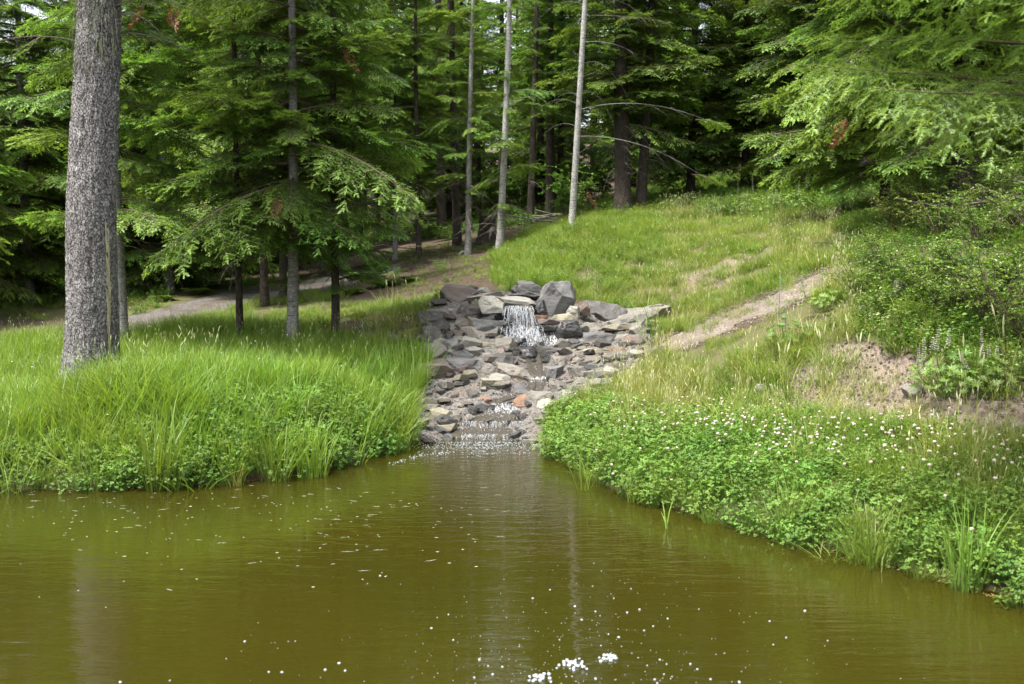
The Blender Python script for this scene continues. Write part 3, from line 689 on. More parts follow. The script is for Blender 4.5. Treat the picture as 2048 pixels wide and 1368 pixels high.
T.append(fir("fir_tree", 790, 520, 21.5, 10, 9, 1.6, 1.5, "spindly fir at the edge of the trees above the bare soil", seed=13, step=.34, per=6, bark="bark_grey", dens=.9))
T.append(fir("fir_tree", 838, 522, 21, 11, 9.5, 2.0, 1.4, "slender fir left of the pair of dark and grey trunks", seed=14, step=.36, per=6, bark="bark_dark", dens=.85))
T.append(fir("fir_tree", 915, 486, 23, 17, 11, 2.6, 1.5, "dark rough trunk left of the two slim grey trunks", seed=15, step=.40, per=5, bark="bark_dark", dens=.8, barelimbs=22))
T.append(fir("fir_tree", 936, 490, 20.5, 12, 9.5, 1.5, 1.1, "slimmer of the two grey trunks above the bare soil", seed=16, step=.42, per=5, bark="bark_grey", dens=.7, top=(.35, 0), barelimbs=18, limbs=LIMB))
T.append(fir("fir_tree", 999, 502, 20.3, 15, 10, .95, 1.3, "straight pale grey fir trunk with sparse low boughs above the waterfall", seed=17, step=.52, per=4, bark="bark_pale", dens=.75, top=(.25, 0), barelimbs=20))
T.append(fir("fir_tree", 1060, 412, 26, 15, 11, 2.6, 1.5, "shaded slim trunk between the straight pale one and the leaning pale one", seed=18, step=.40, per=5, bark="bark_dark", dens=.8, top=(.2, 0), limbs=LIMB_D))
T.append(fir("fir_tree", 1246, 418, 25, 33, 14, 2.3, 2.2, "thickest dark trunk of the shaded pair at the top of the meadow", seed=19, step=.38, per=6, bark="bark_dark", limbs=LIMB_D, barelimbs=40))
T.append(fir("fir_tree", 1281, 421, 25.2, 21, 13, 2.4, 2.0, "thinner dark trunk close beside the thickest one at the meadow top", seed=20, step=.38, per=6, bark="bark_dark", limbs=LIMB_D, top=(.3, 0), barelimbs=30))
T.append(fir("fir_tree", 1380, 400, 27, 18, 12, 1.1, 2.6, "dark bushy fir right of the shaded trunk pair", seed=21, step=.34, per=7, bark="bark_dark", limbs=LIMB_D + LIMB[:1], bare_below=False))
T.append(fir("fir_tree", 1490, 392, 27, 18, 12, 1.0, 2.5, "dark fir behind the lupin patch with its boughs down to the plants", seed=22, step=.32, per=7, bark="bark_dark", limbs=LIMB_D, bare_below=False))
T.append(fir("fir_tree", 1610, 385, 25, 18, 12, .8, 2.5, "dark fir behind the drooping branch tips", seed=23, step=.32, per=7, bark="bark_dark", limbs=LIMB_D, bare_below=False))
T.append(fir("fir_tree", 1922, 394, 12.5, 38, 12, 1.1, 2.5, "stout brown trunk at the upper right with pale lime boughs spreading over the slope", seed=24, step=.26, per=7, bark="bark_dark", pitch=(-.3, .1), barelimbs=10))
T.append(fir("fir_tree", 720, 540, 26, 18, 11, 1.6, 1.8, "shaded fir in the gap behind the low olive boughs", seed=25, step=.36, per=6, bark="bark_dark", limbs=LIMB_D))
T.append(fir("fir_tree", 885, 470, 27, 20, 12, 2.8, 1.8, "far dark trunk left of the burnt stump", seed=26, step=.40, per=5, bark="bark_dark", limbs=LIMB_D))
T.append(fir("fir_tree", 1120, 405, 30, 14, 12, 1.0, 2.1, "low boughed fir deep in the shade behind the leaning pale trunk", seed=27, step=.36, per=6, bark="bark_dark", limbs=LIMB_D))
T.append(fir("fir_tree", 1770, 380, 17, 20, 11, .8, 2.2, "bright fir between the dark wood and the stout brown trunk", seed=28, step=.30, per=7, bark="bark_dark", limbs=LIMB, bare_below=False))
T.append(fir("fir_tree", 2130, 400, 15, 20, 11, .8, 2.3, "fir beyond the brush pile, cut by the right picture edge", seed=29, step=.32, per=6, bark="bark_dark", limbs=LIMB, bare_below=False))
# the leaning pale trunk with long arching bare limbs
g = at(1143, 446, 19.5); x, y = g[0], g[1]; z0 = H(x, y) - .05
pt = link("bare_fir_tree", None, loc=(x, y, z0), label="pale slim leaning trunk with long arching bare limbs at the meadow edge", cat="tree")
hs2 = np.linspace(0, 10, 30); pts2 = np.stack([.056 * hs2, 0 * hs2, hs2], 1)
link("trunk", trunk_mesh(pts2, .068 - .0045 * hs2 + .015 * np.exp(-hs2 / .2), 14, M["bark_pale"], disp=.003, seg=80), pt)
for i, (h, a, L_, k, pit) in enumerate([(1.85, .12, 1.35, 0, -.05), (2.35, .1, 1.3, 0, -.28), (2.95, -.5, .6, 4, -.2), (3.6, .25, 1.0, 1, .1), (4.15, -.15, 1.2, 5, .05), (4.45, .4, 1.1, 1, .1), (3.2, .6, 1.1, 3, .0),
                                        (2.0, 2.9, .9, 2, 0), (2.4, 3.3, 1.0, 2, -.1), (2.6, 2.7, .8, 2, 0), (4.3, 2.6, .8, 3, -.2), (4.75, -.4, 1.1, 5, .0), (1.5, -1.2, .6, 4, 0), (3.0, 1.6, .9, 5, 0), (3.4, -1.9, .6, 4, .2), (2.7, .4, .8, 3, .3), (3.9, .9, .9, 4, .3)]):
    bl = link("bare_limb", BAREP[k], pt, loc=(np.interp(h, hs2, pts2[:, 0]), 0, h), rot=(0, pit, a), sc=L_)
    if i < 2:
        link("needles", LIMB[i], bl, loc=(1.65, -.05, -.62 if k == 0 else 0), rot=(0, .35, .1), sc=.38)
for i in range(14):
    h = 5.2 + .33 * i; link("branch", LIMB[i % 7], pt, loc=(np.interp(h, hs2, pts2[:, 0]), 0, h), rot=(0, .1, i * 2.4), sc=.8 * (1 - (h - 5) / 7))
# burnt stump, leaning sticks
g = at(974, 486, 22.5); 
hh = np.linspace(0, .62, 8); sp_ = np.stack([.02 * hh, 0 * hh, hh], 1)
st = trunk_mesh(sp_, .21 - .06 * hh + .08 * np.exp(-hh / .1), 24, M["bark_dark"], disp=.02, seg=30)
link("tree_stump", st, loc=(g[0], g[1], H(g[0], g[1]) - .03), label="broad blackened stump between the two slim grey trunks", cat="stump")
# near fir off the right edge, its drooping boughs reach over the slope
g = (3.9, 5.4); z0 = H(*g)
nf = link("near_fir_tree", None, loc=(g[0], g[1], z0), label="nearest fir, cut by the right edge, its soft drooping boughs hanging over the slope", cat="tree")
hs3 = np.linspace(0, 8, 20); link("trunk", trunk_mesh(np.stack([0 * hs3, 0 * hs3, hs3], 1), .17 - .018 * hs3, 20, M["bark_dark"], disp=.008, seg=60), nf)
rng = np.random.default_rng(11)
NB = [(2.52, 3.08, 1.3, -.10), (2.55, 3.25, 1.15, -.10), (2.7, 3.05, 1.1, -.12), (2.95, 3.25, 1.0, -.1), (3.05, 2.85, 1.0, -.15), (3.25, 3.1, 1.15, -.1), (3.4, 3.35, .9, -.1), (3.7, 3.15, 1.1, -.05), (2.6, 3.6, .85, -.1), (2.9, 2.6, .9, 0), (3.9, 3.3, 1.1, 0), (3.95, 2.9, 1.1, 0), (2.8, 2.5, .9, 0)]
for h, a, s, pit in NB:
    link("branch", LIMB_N[rng.integers(3)], nf, loc=(0, 0, h + .0 - (z0 - .0) + .0), rot=(rng.uniform(-.45, .45), pit + rng.uniform(-.16, .08), a), sc=(s * 1.12 * rng.uniform(.88, 1.08), s * 1.3, s))
for i in range(24):
    h = 4.2 - z0 + i * .09; a = rng.uniform(0, 6.3); link("branch", LIMB_N[rng.integers(3)], nf, loc=(0, 0, h), rot=(0, .05, a), sc=1.1 * (1 - i / 55))
# hanging rusty dead sprays
for (px, py, D, s, lab) in [(556, 395, 11.5, .55, "hanging rust brown dead spray left of the speckled grey trunk"), (350, 8, 11.8, .7, "orange dead needles high beside the huge trunk top"), (285, 5, 11.8, .6, "orange dead needles touching the huge trunk top"),
                            (690, 95, 11.9, .6, "brown dead spray high in the boughs right of the speckled fir"), (1690, 235, 5.2, .30, "rust red dead tip in the blurred near boughs"), (1175, 382, 19.8, .7, "dark red dead spray beside the foot of the leaning pale trunk")]:
    p = at(px, py, D)
    link("dead_spray", LIMB_DEAD[0], loc=p, rot=(rng.uniform(-.3, .3), 1.1, rng.uniform(0, 6)), sc=s, label=lab, cat="dead twig")

# ------------------------------------------------------------------ packed forest behind
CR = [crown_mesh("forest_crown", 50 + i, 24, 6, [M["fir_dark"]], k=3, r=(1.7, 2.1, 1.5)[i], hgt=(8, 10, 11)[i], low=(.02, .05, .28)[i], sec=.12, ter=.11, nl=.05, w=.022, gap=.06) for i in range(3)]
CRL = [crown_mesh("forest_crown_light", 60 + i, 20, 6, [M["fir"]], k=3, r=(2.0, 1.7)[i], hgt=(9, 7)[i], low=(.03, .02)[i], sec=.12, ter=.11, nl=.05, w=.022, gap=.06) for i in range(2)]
HT = [8, 10, 11]
TR = [trunk_mesh(np.stack([0 * hs3[:10], 0 * hs3[:10], np.linspace(0, h_, 10)], 1), np.linspace(.13, .02, 10), 8, M["bark_dark"]) for h_ in HT]
rng = np.random.default_rng(33); spots = []
tries = 0
while len(spots) < 250 and tries < 12000:
    tries += 1
    D = 21.5 + 44 * rng.random() ** 1.25; px = rng.uniform(-500, 2600); X = (px - 1024) / 2000 * D
    pxg, pyg = topix(X, D, H(X, D))
    if inside(R["meadow"], X, D) or inside(R["glade"], X, D) or inside(R["lupins"], X, D) or inside(R["verge_l"], X, D) or inside(R["path_l"], X, D): continue
    if D < 27 and 640 < px < 1330: continue
    if D < 24 and px > 1000: continue
    if 1180 < px < 1600 and D < 29: continue
    if any((X - a) ** 2 + (D - b_) ** 2 < (1.7 + .012 * D) ** 2 for a, b_, _ in spots): continue
    spots.append((X, D, px))
for i, (X, D, px) in enumerate(spots):
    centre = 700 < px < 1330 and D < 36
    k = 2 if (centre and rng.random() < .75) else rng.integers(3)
    lightc = (not centre and px < 700 and rng.random() < .6) or (px > 1650 and rng.random() < .4) or rng.random() < .12  # some crowns take a lighter needle colour to brighten the wood, standing in for sun
    s = rng.uniform(.85, 1.35) * (1.15 if 36 < D and 640 < px < 1330 else 1)
    zone = ("behind the huge scaly trunk", "behind the bend of the gravel path", "behind the speckled grey trunk", "behind the slim grey trunks", "right of the leaning pale trunk", "behind the lupin patch", "behind the near drooping boughs")[int(np.searchsorted([180, 430, 760, 1100, 1300, 1620], px))]
    dep = "front rows" if D < 30 else "middle rows" if D < 42 else "deepest rows"
    lab = (("lighter green fir" if lightc else ("dark low boughed fir", "dark tall fir", "dark bare stemmed fir")[k]) + " in the " + dep + " " + zone)
    root = link("forest_fir", None, loc=(X, D, H(X, D) - .05), rot=(0, 0, rng.uniform(0, 6.3)), sc=s, label=lab, cat="tree", group="firs in the packed forest behind")
    if lightc:
        j = rng.integers(2); link("crown", CRL[j], root); link("trunk", TR[0], root)
    else:
        link("crown", CR[k], root, rot=(rng.uniform(-.03, .03), 0, 0)); link("trunk", TR[k], root)
# ------------------------------------------------------------------ rocks of the cascade
def rock_mesh(w, d, h, seed, mat, slab=False, cuts=None, detail=1):
    rng = random.Random(seed); bm = bmesh.new(); bmesh.ops.create_cube(bm, size=1.0)
    for i in range(cuts or (11 if slab else 18)):
        th = rng.uniform(0, 6.283); up = rng.uniform(-.25, .35) if slab else rng.uniform(-.9, .95)
        n = Vector((math.cos(th), math.sin(th), up)).normalized()
        off = rng.uniform(.36, .50) if slab else rng.uniform(.34, .52)
        gm = list(bm.verts) + list(bm.edges) + list(bm.faces)
        r = bmesh.ops.bisect_plane(bm, geom=gm, plane_co=n * off, plane_no=n, clear_outer=True)
        ed = [e for e in r["geom_cut"] if isinstance(e, bmesh.types.BMEdge)]
        if len(ed) > 2: bmesh.ops.edgenet_fill(bm, edges=ed)
    # tilt of the upper face so that no two tops are alike
    n = Vector((rng.uniform(-.2, .2), rng.uniform(-.25, .1), 1)).normalized()
    r = bmesh.ops.bisect_plane(bm, geom=list(bm.verts) + list(bm.edges) + list(bm.faces), plane_co=n * .42, plane_no=n, clear_outer=True)
    ed = [e for e in r["geom_cut"] if isinstance(e, bmesh.types.BMEdge)]
    if len(ed) > 2: bmesh.ops.edgenet_fill(bm, edges=ed)
    for v in bm.verts: v.co = Vector((v.co.x * w, v.co.y * d, v.co.z * h))
    mn = min(w, d, h)
    bmesh.ops.remove_doubles(bm, verts=bm.verts, dist=mn * .02)
    bmesh.ops.bevel(bm, geom=list(bm.edges), offset=mn * .035, segments=1, affect='EDGES', clamp_overlap=True)
    bmesh.ops.triangulate(bm, faces=bm.faces)
    if detail:
        long_ = [e for e in bm.edges if e.calc_length() > max(w, h) * .12]
        bmesh.ops.subdivide_edges(bm, edges=long_, cuts=3 if max(w, h) > .18 else 2, use_grid_fill=True)
        bmesh.ops.triangulate(bm, faces=bm.faces)
        bm.normal_update()
        sd = Vector((seed * 1.7, seed * .31, 0))
        for v in bm.verts:
            c_ = v.co / max(w, h)
            nz = mnoise.noise(c_ * 4 + sd) * .035 + mnoise.noise(c_ * 11 + sd) * .018 + abs(mnoise.noise(c_ * Vector((3, 3, 14)) + sd)) * -.018
            v.co += v.normal * nz * max(w, h)
    for ax, tgt in ((0, w), (1, d), (2, h)):
        lo_, hi_ = min(v.co[ax] for v in bm.verts), max(v.co[ax] for v in bm.verts); f_ = tgt / max(hi_ - lo_, 1e-6)
        for v in bm.verts: v.co[ax] = (v.co[ax] - (lo_ + hi_) / 2) * f_
    me = bpy.data.meshes.new("rock"); bm.to_mesh(me); bm.free(); me.materials.append(ROCKM[mat]); return me
# zoom coordinates of the close-up (780..1380 x 540..940 enlarged 3.413 times): centre x, centre y, width, height, stone, form, depth (0 = where the ground is), label
ROCKS = [
 (872, 472, 105, 34, "wet", "s", 12.32, "wet black ledge crossing the white water at the foot of the fall"),
 (1022, 502, 62, 26, "wet", "b", 12.2, "small wet black stone in the foam below the fall"),
 (800, 365, 60, 40, "wet", "b", 12.5, "wet stone poking out at the left edge of the falling water"),
 (480, 190, 235, 165, "red", "b", 13.35, "reddish brown wedge shaped boulder at the upper left rim of the cascade"),
 (560, 160, 110, 95, "dark", "b", 13.6, "dark block tucked behind the reddish brown wedge boulder"),
 (660, 168, 245, 48, "tan", "s", 12.95, "tan flat slab lying tilted over the left of the waterfall"),
 (692, 218, 158, 82, "pale", "b", 12.72, "cream coloured lumpy stone holding up the pale slab by the waterfall"),
 (860, 203, 270, 58, "pale", "s", 12.85, "long pale grey slab bridging the lip of the waterfall"),
 (905, 166, 235, 40, "dark", "s", 13.15, "thin dark slab lying behind the pale bridging slab"),
 (965, 128, 190, 95, "blue", "b", 13.45, "grey pointed boulder at the very top above the waterfall"),
 (880, 128, 90, 55, "dark", "b", 13.6, "small dark stone peeking up behind the thin dark slab"),
 (1130, 205, 235, 225, "blue", "b", 13.0, "largest blue grey boulder, rounded, right above the waterfall"),
 (590, 218, 60, 50, "olive", "b", 12.95, "small olive stone wedged under the tan tilted slab"),
 (1250, 277, 80, 58, "pale", "b", 12.75, "small cream stone beside the foot of the largest boulder"),
 (1322, 250, 85, 62, "pink", "b", 12.95, "small pinkish stone between the largest boulder and the craggy one"),
 (1440, 290, 320, 140, "dark", "b", 13.1, "craggy dark boulder at the right rim of the cascade"),
 (1675, 305, 430, 115, "tan", "s", 13.0, "widest flat brown grey slab at the right rim"),
 (1820, 300, 130, 115, "grey", "b", 13.2, "grey end block behind the widest flat slab"),
 (1565, 378, 215, 60, "olive", "s", 12.6, "olive slab tucked under the widest flat slab"),
 (1700, 402, 130, 78, "grey", "b", 12.55, "grey block at the right below the widest flat slab"),
 (400, 292, 350, 90, "grey", "s", 13.0, "long grey flat topped stone at the left rim"),
 (560, 300, 190, 130, "dark", "b", 12.9, "dark cracked boulder under the cream lumpy stone"),
 (290, 345, 180, 130, "dark", "b", 12.75, "dark weathered boulder at the left end of the rim"),
 (710, 305, 150, 120, "wet", "b", 12.75, "wet black rock in the hollow left of the waterfall"),
 (870, 300, 260, 200, "wet", "b", 13.35, "wet black rock face behind the falling water"),
 (1015, 270, 90, 120, "wet", "b", 12.95, "wet black rock on the right side of the falling water"),
 (500, 347, 120, 62, "grey", "s", 12.6, "grey flat stone in front of the dark cracked boulder"),
 (680, 372, 215, 118, "blue", "s", 12.45, "long blue grey wet stone slanting down to the pool"),
 (590, 360, 110, 60, "olive", "b", 12.55, "olive stone left of the slanting blue grey one"),
 (592, 432, 262, 118, "grey", "b", 0, "big flat topped grey block left of the pool"),
 (405, 402, 115, 72, "grey", "b", 0, "grey pyramid stone on the left flank"),
 (290, 455, 160, 130, "dark", "b", 0, "dark angular block at the left margin by the tall grass"),
 (412, 452, 95, 62, "dark", "b", 0, "small dark block right of the angular one"),
 (345, 395, 120, 80, "dark", "b", 12.5, "rough dark stone below the left end of the rim"),
 (628, 512, 205, 82, "olive", "s", 0, "olive grey flat stone under the big flat topped block"),
 (428, 520, 125, 92, "blue", "b", 0, "blue grey boulder with a pale top on the left flank"),
 (312, 558, 155, 122, "grey", "b", 0, "grey rounded boulder against the tall grass"),
 (792, 520, 125, 110, "tan", "b", 0, "tan grey boulder at the left side of the pool"),
 (765, 562, 100, 52, "pink", "b", 0, "orange pink stone in front of the tan grey boulder"),
 (650, 572, 140, 50, "pale", "s", 0, "flat cream stone in the middle of the left flank"),
 (500, 585, 145, 66, "blue", "b", 0, "flat dark blue stone above the wedge"),
 (493, 648, 195, 95, "blue", "b", 0, "dark blue wedge shaped rock on the left flank"),
 (330, 640, 100, 60, "grey", "b", 0, "grey stone above the big brown topped block"),
 (330, 702, 225, 140, "red", "b", 0, "big brown topped dark block at the lower left margin"),
 (545, 716, 132, 72, "olive", "b", 0, "olive grey stone below the blue wedge"),
 (668, 690, 125, 95, "tan", "b", 0, "tan shard leaning on end in the left flank"),
 (770, 628, 168, 112, "dark", "b", 0, "dark grey boulder in the middle of the cascade"),
 (845, 698, 205, 100, "tan", "b", 0, "tan grey rounded boulder in the middle of the cascade"),
 (935, 577, 145, 98, "wet", "b", 0, "wet dark boulder below the pool, left one of the pair"),
 (1068, 566, 120, 98, "dark", "b", 0, "dark boulder below the pool, right one of the pair"),
 (1180, 507, 105, 70, "grey", "b", 0, "grey stone on the right edge of the pool"),
 (1145, 645, 110, 100, "grey", "b", 0, "upper of two grey blue wedges right of the stream"),
 (1120, 710, 110, 110, "blue", "b", 0, "lower of two grey blue wedges right of the stream"),
 (750, 742, 125, 60, "pale", "b", 0, "white stone behind the greenish pair of boulders"),
 (700, 792, 152, 92, "olive", "b", 0, "greenish grey boulder, left one beside the lower stream"),
 (857, 818, 212, 82, "blue", "b", 0, "wide blue and white boulder above the orange one"),
 (900, 902, 168, 92, "rust", "b", 0, "orange brown rounded boulder beside the lower steps"),
 (1022, 885, 165, 105, "tan", "b", 0, "tan grey block right of the orange brown boulder"),
 (1066, 928, 112, 95, "pale", "b", 0, "cream block at the right of the lower steps"),
 (1035, 1005, 115, 95, "grey", "s", 0, "grey slab leaning at the right of the lower steps"),
 (325, 832, 190, 48, "rust", "s", 0, "rust red flat slab on the left gravel"),
 (425, 822, 70, 28, "dark", "s", 0, "small dark flat stone at the end of the rust red slab"),
 (255, 857, 72, 40, "pale", "b", 0, "white round stone at the left margin"),
 (155, 950, 95, 96, "grey", "b", 0, "grey triangular stone alone in the left bank grass"),
 (325, 968, 172, 58, "blue", "s", 0, "blue grey flat stone low on the left gravel"),
 (385, 882, 132, 38, "blue", "s", 0, "bluish flat stone below the rust red slab"),
 (450, 915, 110, 36, "blue", "s", 0, "bluish flat stone right of the other flat ones on the gravel"),
 (560, 855, 130, 40, "grey", "s", 0, "grey flat stone above the first lower step"),
 (373, 1057, 155, 50, "pink", "s", 0, "pinkish flat stone at the foot of the left gravel"),
 (275, 1068, 72, 46, "grey", "b", 0, "small grey stone left of the pinkish flat one"),
 (205, 1040, 60, 46, "dark", "b", 0, "small black stone by the water on the left"),
 (140, 1040, 64, 50, "blue", "b", 0, "small slate blue stone by the left bank leaves"),
 (170, 1042, 40, 40, "rust", "b", 0, "small brown stone between slate and black ones"),
 (448, 1017, 76, 56, "tan", "b", 0, "small tan stone above the pinkish flat one"),
 (655, 895, 130, 70, "rust", "b", 0, "brown wet rock at the left of the first lower step"),
 (1215, 400, 150, 105, "wet", "b", 12.4, "dark wet mossy boulder at the right of the pool"),
 (1210, 328, 125, 62, "olive", "b", 12.65, "olive flat stone above the mossy boulder"),
 (1100, 450, 92, 50, "red", "b", 0, "reddish stone standing in the white water"),
 (1030, 312, 80, 32, "rust", "s", 12.8, "rusty ledge stone right of the falling water"),
 (1095, 345, 150, 40, "red", "s", 12.65, "dark red ledge stone right of the falling water"),
 (1088, 390, 120, 40, "wet", "s", 12.5, "wet ledge stone under the dark red ledge"),
 (1365, 398, 145, 72, "grey", "b", 0, "grey stone below the craggy dark boulder"),
 (1420, 452, 270, 92, "blue", "s", 0, "pale blue grey layered slab on the right flank"),
 (1588, 432, 110, 72, "grey", "s", 0, "grey layered stone at the end of the pale blue slab"),
 (1650, 492, 180, 84, "red", "b", 0, "brown grey boulder at the right margin"),
 (1690, 470, 100, 60, "grey", "b", 0, "grey stone behind the brown grey one at the right margin"),
 (1318, 500, 140, 38, "red", "s", 0, "brown slab under the pale blue layered one"),
 (1350, 552, 325, 70, "olive", "s", 0, "long olive grey slab on the right flank"),
 (1557, 560, 130, 62, "rust", "b", 0, "reddish speckled stone at the end of the long olive slab"),
 (1395, 592, 110, 52, "pink", "s", 0, "tan shard under the long olive slab"),
 (1470, 622, 205, 52, "olive", "s", 0, "shorter olive slab below the long one"),
 (1560, 590, 110, 30, "pale", "s", 0, "thin pale slab near the right margin"),
 (1290, 702, 128, 82, "grey", "b", 0, "grey block right of the lower grey wedge"),
 (1275, 622, 70, 46, "tan", "b", 0, "small tan stone below the long olive slab"),
 (1330, 762, 130, 62, "grey", "b", 0, "grey flat topped stone low on the right flank"),
 (1150, 795, 125, 90, "grey", "b", 0, "grey speckled boulder right of the narrow stream"),
 (1240, 832, 135, 58, "pale", "s", 0, "pale flat stone at the edge of the clover"),
 (1570, 655, 90, 56, "tan", "b", 0, "tan stone at the right end of the shorter olive slab"),
 (925, 1047, 135, 55, "wet", "s", 0, "wet dark ledge at the right end of the middle step"),
 (930, 1000, 130, 34, "olive", "s", 0, "olive wet ledge above the middle step"),
 (895, 1118, 100, 50, "wet", "b", 0, "wet dark rock at the right end of the lowest step"),
 (400, 1135, 85, 44, "wet", "b", 0, "wet black stone at the water line on the left"),
 (455, 1125, 60, 38, "dark", "b", 0, "dark stone beside the lowest step"),
 (1030, 1085, 95, 42, "pale", "s", 0, "upper pale slab in the lower right corner of the cascade"),
 (1062, 1135, 100, 52, "pink", "s", 0, "pinkish slab in the lower right corner of the cascade"),
 (950, 1165, 110, 46, "tan", "s", 0, "tan flat stone at the water line on the right"),
 (1010, 1195, 90, 36, "grey", "s", 0, "grey flat stone at the water line, lowest right"),
]
rr = random.Random(4)
for i, (zx, zy, zw, zh, mt, form, D, lab) in enumerate(ROCKS):
    px, py = 780 + zx / 3.413, 540 + zy / 3.413; w, h = zw / 3.413, zh / 3.413
    if not D:
        D = ground(px, py + h * .42)[1]
    slab = form == "s"
    W_ = w / FPX * D * 1.12; Hh = h / FPX * D * 1.1
    if slab: dep = W_ * .62 if zw < 250 else W_ * .5; hz = Hh * .62 + .02
    else: dep = min(W_, Hh * 1.6) * .95; hz = Hh * 1.0 + .05
    Dc = D + dep * .42
    p_ = at(px, py, Dc); z = p_[2] - (.02 if slab else .03)
    me = rock_mesh(W_ * 1.06, dep, hz * 1.1, 297 + i, mt, slab)
    big_ = W_ * Hh > .04
    o = link("boulder" if big_ else "stone", me, loc=(p_[0], p_[1], z), rot=((-.14 if slab else 0) + rr.uniform(-.06, .06), rr.uniform(-.1, .1), rr.uniform(-.35, .35)), label=lab, cat="rock")
    if i == 5: o.rotation_euler = (-.1, -.12, .1)
    if i == 7: o.rotation_euler = (.16, .10, -.08)
    if i == 16: o.rotation_euler = (.16, -.17, .1)
for (px, py, w, h, mt, lab) in [(725, 693, 22, 15, "pale", "pale rounded stone on the bare slope left of the rocks"), (722, 664, 20, 11, "tan", "tan flat stone behind the pale one on the bare slope"), (685, 730, 17, 14, "blue", "bluish stone in the grass of the left bank"),
        (772, 708, 22, 24, "blue", "upright bluish stone on the bare slope by the tall grass"), (788, 682, 38, 10, "grey", "flat grey slab on the bare slope"), (1805, 585, 36, 34, "tan", "pale round boulder half hidden by the leafy slope"), (1845, 578, 24, 22, "tan", "smaller pale boulder beside the half hidden one"),
        (1522, 784, 28, 16, "pale", "pale smooth stone on the bare bank above the clover"), (1832, 792, 50, 26, "grey", "grey stone sunk in the dry bank soil"), (1320, 706, 34, 20, "pale", "pale broken stone in the grass right of the cascade"), (1300, 708, 20, 16, "pale", "small pale stone left of the broken one"),
        (1728, 628, 30, 20, "pale", "pale stone under the lupin leaves on the slope"), (1750, 640, 24, 14, "tan", "tan stone on the slope by the leafy plants"), (115, 678, 22, 26, "blue", "blue grey stone left of the huge trunk in the grass"), (925, 507, 20, 7, "grey", "small grey stone at the foot of the slim trunks")]:
    g = ground(px, py + h * .4); D = g[1]; W_ = w / FPX * D; Hh = h / FPX * D
    link("stone", rock_mesh(W_, W_ * .8, Hh * 1.15 + .03, int(px), mt), loc=(g[0], g[1] + W_ * .3, H(g[0], g[1] + W_ * .3) + Hh * .3), rot=(rr.uniform(-.2, .2), rr.uniform(-.2, .2), rr.uniform(0, 3)), label=lab, cat="rock")

# smaller stones between them belong to the bed of the stream
bed_v = []
rng = np.random.default_rng(9)
kinds = ["grey", "dark", "tan", "blue", "grey", "dark", "olive", "red", "grey", "pale"]
protoS = [rock_mesh(1, .75, (.26 if i % 5 < 3 else .5), 700 + i, kinds[i % 10], slab=(i % 5 < 3), cuts=8, detail=0) for i in range(20)]
lo, hi = R["rocks"].min(0), R["rocks"].max(0)
protoW = [rock_mesh(1, .8, .4, 760 + i, 'wet', slab=True, cuts=8, detail=0) for i in range(6)]
# a thin sheet of gravel just over the ground
xs = np.linspace(lo[0], hi[0], 90); ys = np.linspace(lo[1], hi[1], 110); XX, YY = np.meshgrid(xs, ys)
ZZ = height(XX, YY) + .012 + .012 * vnoise(XX, YY, 30, 4) + .008 * vnoise(XX, YY, 61, 5); ii = np.arange(XX.size).reshape(XX.shape)
qq = np.stack([ii[:-1, :-1], ii[:-1, 1:], ii[1:, 1:], ii[1:, :-1]], -1).reshape(-1, 4); ok = inside(R["rocks"], XX.ravel(), YY.ravel()); qq = qq[ok[qq].all(1)]
bed = link("stream_bed", MB().add(np.stack([XX.ravel(), YY.ravel(), ZZ.ravel()], 1), quads=qq).mesh("stream_bed", [gravel_mat("stream gravel", (.185, .17, .155), (.085, .08, .075), (.12, .10, .085))], True), kind="structure", label="stony gravel bed of the little cascade")
cnt = 0
while cnt < 295:
    x, y = rng.uniform(lo[0], hi[0]), rng.uniform(lo[1], hi[1])
    if not inside(R["rocks"], x, y): continue
    s = .08 + .19 * rng.random() ** 1.7
    wetn = abs(x - np.interp(y, _SY, _SX)) < np.interp(y, _SY, _SW) * 1.25
    if wetn: s *= .6
    o = link("stone", (protoW if wetn else protoS)[rng.integers(6 if wetn else 20)], bed, loc=(x, y, H(x, y) + s * .12 + .01), rot=(rng.uniform(-.35, .2), rng.uniform(-.3, .3), rng.uniform(0, 6.3)), sc=s); cnt += 1
# pebbles
def pebbles(name, n, polyname, smin, smax, mats, parent=None, seed=1, kind="stuff", label=None, extra=None):
    rng = np.random.default_rng(seed); bm = bmesh.new(); bmesh.ops.create_icosphere(bm, subdivisions=1, radius=.5)
    bv = np.array([v.co[:] for v in bm.verts]); bf = np.array([[v.index for v in f.verts] for f in bm.faces]); bm.free()
    poly = R[polyname]; lo, hi = poly.min(0), poly.max(0); x = rng.uniform(lo[0], hi[0], n * 4); y = rng.uniform(lo[1], hi[1], n * 4); ok = inside(poly, x, y)
    if extra is not None: ok &= extra(x, y, rng)
    x, y = x[ok][:n], y[ok][:n]; n = len(x); z = height(x, y)
    s = smin + (smax - smin) * rng.random(n) ** 2.5
    V = bv[None] * (s[:, None, None] * rng.uniform([.8, .6, .35], [1.3, 1, .7], (n, 3))[:, None]) * rng.uniform(.82, 1.15, (n, len(bv), 1))
    a = rng.uniform(0, 6.3, n); ca, sa = np.cos(a)[:, None], np.sin(a)[:, None]
    V = np.stack([V[..., 0] * ca - V[..., 1] * sa, V[..., 0] * sa + V[..., 1] * ca, V[..., 2]], -1) + np.stack([x, y, z + .018], 1)[:, None]
    F = bf[None] + (np.arange(n) * len(bv))[:, None, None]
    mb = MB(); mi = rng.integers(0, len(mats), n)
    mb.v.append(V.reshape(-1, 3)); mb.a.append(np.zeros(n * len(bv))); mb.t.append(F.reshape(-1, 3)); mb.tm.append(np.repeat(mi, len(bf))); mb.n = n * len(bv)
    return link(name, mb.mesh(name, mats), parent, kind=kind, label=label)
